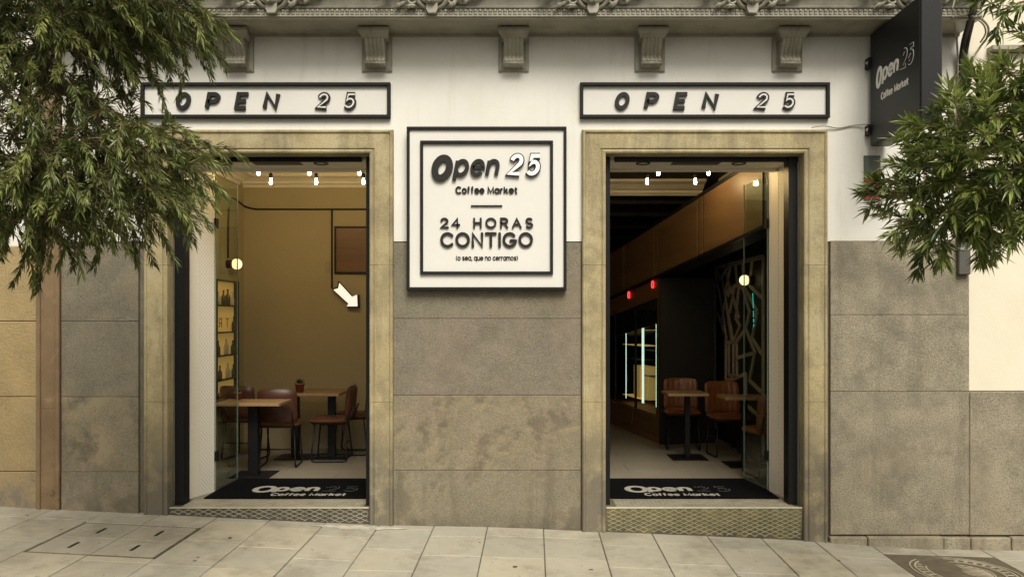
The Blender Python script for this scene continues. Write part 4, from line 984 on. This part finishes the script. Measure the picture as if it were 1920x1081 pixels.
# entrance mats
def doormat(x0, x1, ox, label, dim):
    t = thing('door_mat', ((x0 + x1) / 2, .72, FL), label, 'mat', 'printed entrance mats')
    box('mat_pad', M['mat'], t, x0, x1, .315, 1.2, FL + .001, FL + .013, .004)
    f_ = lambda u, v, h: (u, v, FL + .0131 + h)
    xo = lambda px, d: X(px + ox, d)
    word('O', xo(1172, .64), xo(1217, .64), .53, .82, .055, f_, .0015, M['mattext'], t, shear=.0)
    word('pen', xo(1213, .64), xo(1298, .64), .58, .82, .045, f_, .0015, M['mattext'], t, gap=.3)
    word('25', xo(1306, .64), xo(1370, .64), .58, .82, .04, f_, .0015, M['mattext_dim'] if dim else M['mattext_dim'], t, gap=.5, outline=(.018, M['mat']))
    word('Coffee', xo(1208, .45), xo(1274, .45), .39, .50, .018, f_, .0015, M['mattext'], t, gap=.3)
    word('Market', xo(1281, .45), xo(1350, .45), .39, .50, .018, f_, .0015, M['mattext'], t, gap=.3)
doormat(D2[0] + .06, 2.36, 0, 'black printed door mat behind the yellowed step', False)
doormat(-2.72, D1[1] - .06, -700, 'black printed door mat behind the low dark step', True)

# ------------------------------------------------------------------ trees
def build_foliage(name, parent, org, sprigs, m_, leaflen, leafw, rng, density, droop, spread, whorl):
    """sprigs: list of (start, direction, length); one mesh of narrow folded leaves with a 'tone' per leaf"""
    V = []; F = []; T = []; tw = MB()
    for st_, d_, L_ in sprigs:
        n = max(6, int(L_ * density)); p = np.array(st_, float); d = np.array(d_, float); d /= np.linalg.norm(d)
        pts = [p.copy()]; tone0 = rng.uniform(.0, .55)
        seg = 7
        for k in range(seg):
            d = d + np.array([rng.gauss(0, .07), rng.gauss(0, .07), -droop / seg + rng.gauss(0, .05)]); d /= np.linalg.norm(d)
            pts.append(pts[-1] + d * L_ / seg)
        pts = np.array(pts)
        tw.tube([tuple(q) for q in pts], [.0042 * (1 - .7 * i / seg) for i in range(seg + 1)], 4, False)
        for i in range(n):
            t = (i + rng.random()) / n
            t = (t ** .75) if not whorl else (.25 + .75 * t ** .6)
            fi = t * seg; k = min(int(fi), seg - 1); q = pts[k] + (pts[k + 1] - pts[k]) * (fi - k); ax = pts[k + 1] - pts[k]; ax /= np.linalg.norm(ax)
            r = np.array([rng.gauss(0, 1), rng.gauss(0, 1), rng.gauss(0, 1)]); r -= ax * r.dot(ax); r /= np.linalg.norm(r) + 1e-9
            sp = spread * (1 - .45 * t) * rng.uniform(.7, 1.25)
            ld = ax * math.cos(sp) + r * math.sin(sp); ld /= np.linalg.norm(ld)
            wv = np.cross(ld, np.array([rng.gauss(0, .4), rng.gauss(0, .4), 1.0])); wv /= np.linalg.norm(wv) + 1e-9
            nv = np.cross(wv, ld); L1 = leaflen * rng.uniform(.5, 1.2); w1 = leafw * rng.uniform(.8, 1.15)
            sag = np.array([0, 0, -.10 * L1 * rng.random()])
            b = len(V); mid = q + ld * L1 * .5 + sag * .4
            V += [q, mid + wv * w1 / 2 + nv * w1 * .25, q + ld * L1 + sag, mid - wv * w1 / 2 + nv * w1 * .25, mid]
            F += [(b, b + 4, b + 1), (b + 1, b + 4, b + 2), (b + 4, b, b + 3), (b + 2, b + 4, b + 3)]
            tv = min(1, max(0, tone0 + .5 * t * rng.random() + rng.gauss(0, .1))); T += [tv] * 5
    me = bpy.data.meshes.new(name); me.from_pydata([tuple(v - np.array(org)) for v in V], [], F)
    at = me.attributes.new('tone', 'FLOAT', 'POINT'); at.data.foreach_set('value', T); me.materials.append(m_)
    o = bpy.data.objects.new(name, me); col.objects.link(o); o.location = org; child(o, parent); o['kind'] = 'stuff'
    t_ = tw.build('twigs', M['twig'], parent, org); t_['kind'] = 'stuff'
    return len(F)
def limb(parent, pts, r0, r1, name='branch'):
    P = [Vector(p) for p in pts]; out = []; m = len(P)
    for i in range(m - 1):
        p0, p1, p2, p3 = P[max(i - 1, 0)], P[i], P[i + 1], P[min(i + 2, m - 1)]
        for k in range(8):
            t = k / 8; out.append(.5 * ((2 * p1) + (p2 - p0) * t + (2 * p0 - 5 * p1 + 4 * p2 - p3) * t * t + (3 * p1 - p0 - 3 * p2 + p3) * t ** 3))
    out.append(P[-1]); n = len(out)
    return MB().tube(out, [r0 + (r1 - r0) * i / (n - 1) for i in range(n)], 10).build(name, M['bark'], parent, P[0])
def W(px, py, d): return np.array(PW(px, py, d))
def crown(rng, lobes, count, dirfn, lmin, lmax, clip):
    out = []
    wts = [l[5] for l in lobes]
    while len(out) < count:
        px, py, d, rx, ry, _ = rng.choices(lobes, wts)[0]
        v = np.array([rng.gauss(0, 1) for _ in range(3)]); v /= np.linalg.norm(v); r = rng.random() ** .42
        q = v * r
        P_ = W(px + q[0] * rx, py + q[2] * -ry, d) + np.array([0, q[1] * .55, 0])
        if clip and not clip(px + q[0] * rx, py - q[2] * ry, rng): continue
        out.append((P_, dirfn(v, rng, q), rng.uniform(lmin, lmax)))
    return out
tl = thing('bottlebrush_tree', (-4.05, -2.75, gz(-4.05, -2.4)), 'drooping narrow-leaved bottlebrush tree hanging over the doorway with the glowing arrow', 'tree')
TB = tl.location
limb(tl, [(TB.x, TB.y, TB.z - .05), (TB.x + .05, TB.y, 1.2), (TB.x - .02, TB.y + .03, 2.3), (TB.x + .15, TB.y + .05, 3.3), (TB.x + .3, TB.y, 4.6)], .12, .05, 'trunk')
for tgt in ((110, -60, -2.5), (230, 60, -2.45), (180, 250, -2.5), (330, 330, -2.3), (60, 380, -2.6)):
    e = W(*tgt); limb(tl, [(TB.x + .05, TB.y + .03, 2.9), tuple((np.array([TB.x, TB.y, 3.3]) * .6 + e * .4) + np.array([0, 0, .35])), tuple(e + np.array([-.1, 0, .18])), tuple(e)], .045, .008)
rngL = random.Random(21)
def clipL(px, py, r):
    if px > 135 and 95 < py < 238 and px > 135 + r.uniform(0, 50): return False       # gap that shows the framed sign
    if px < 70 and 120 < py < 350 and r.random() < .72: return False                    # thin spot with wall showing through
    if py > 455: return False
    return True
lobL = [(110, 20, -2.5, 190, 120, 3.0), (110, 200, -2.55, 140, 130, 2.0), (130, 340, -2.5, 170, 85, 2.6), (270, 290, -2.35, 70, 60, 1.0), (30, 375, -2.6, 110, 65, 1.0), (285, 0, -2.3, 45, 40, .5), (80, -220, -2.6, 380, 200, 2.6), (-220, 120, -2.7, 220, 300, 2.0)]
sp = crown(rngL, lobL, 1250, lambda v, r, q: (v[0] * .8 + r.gauss(0, .4) + .15, v[1] * .6 + r.gauss(0, .4) - .15, .25 + r.gauss(0, .35)), .22, .42, clipL)
nL = build_foliage('crown', tl, tuple(TB), sp, M['leafL'], .07, .0095, rngL, 200, 1.5, .7, False)
tr = thing('yew_pine_tree', (4.35, -2.7, gz(4.35, -2.4)), 'yew pine tree with whorled glossy leaves reaching in beneath the projecting sign', 'tree')
TR = tr.location
limb(tr, [(TR.x, TR.y, TR.z - .05), (TR.x - .03, TR.y, 1.0), (TR.x + .05, TR.y + .04, 2.2), (TR.x - .05, TR.y + .05, 3.4), (TR.x, TR.y, 4.4)], .1, .04, 'trunk')
for tgt in ((1760, 300, -2.5), (1860, 240, -2.5), (1700, 400, -2.4), (1830, 420, -2.6), (1890, 140, -2.5)):
    e = W(*tgt); limb(tr, [(TR.x, TR.y + .03, 2.1), tuple((np.array([TR.x, TR.y, 2.3]) * .55 + e * .45) + np.array([0, 0, .12])), tuple(e)], .035, .006)
rngR = random.Random(5)
lobR = [(1855, 275, -2.5, 85, 95, 2.2), (1815, 320, -2.45, 90, 100, 2.2), (1760, 380, -2.4, 55, 65, 1.1), (1880, 330, -2.55, 80, 100, 1.3), (1885, 215, -2.5, 70, 60, .9), (2060, 260, -2.7, 170, 220, 2.6), (1990, -60, -2.6, 120, 70, .9), (1800, 425, -2.4, 50, 45, .5)]
def clipR(px, py, r): return not (py < 175 and px < 1870) and py < 462
spR = crown(rngR, lobR, 400, lambda v, r, q: (v[0] + r.gauss(0, .4) - .1, v[1] * .8 + r.gauss(0, .4) - .2, v[2] * .6 + .25 + r.gauss(0, .4)), .14, .26, clipR)
spR += [(W(1882, 165, -2.5), (.05, 0, 1), .14), (W(1895, 150, -2.5), (-.2, 0, 1), .12), (W(1935, 2, -2.5), (-1, 0, -.1), .16), (W(1930, -12, -2.5), (-1, 0, .1), .16)]
nR = build_foliage('crown', tr, tuple(TR), spR, M['leafR'], .1, .0185, rngR, 165, .5, 1.05, True)
print('leaf triangles', nL, nR)
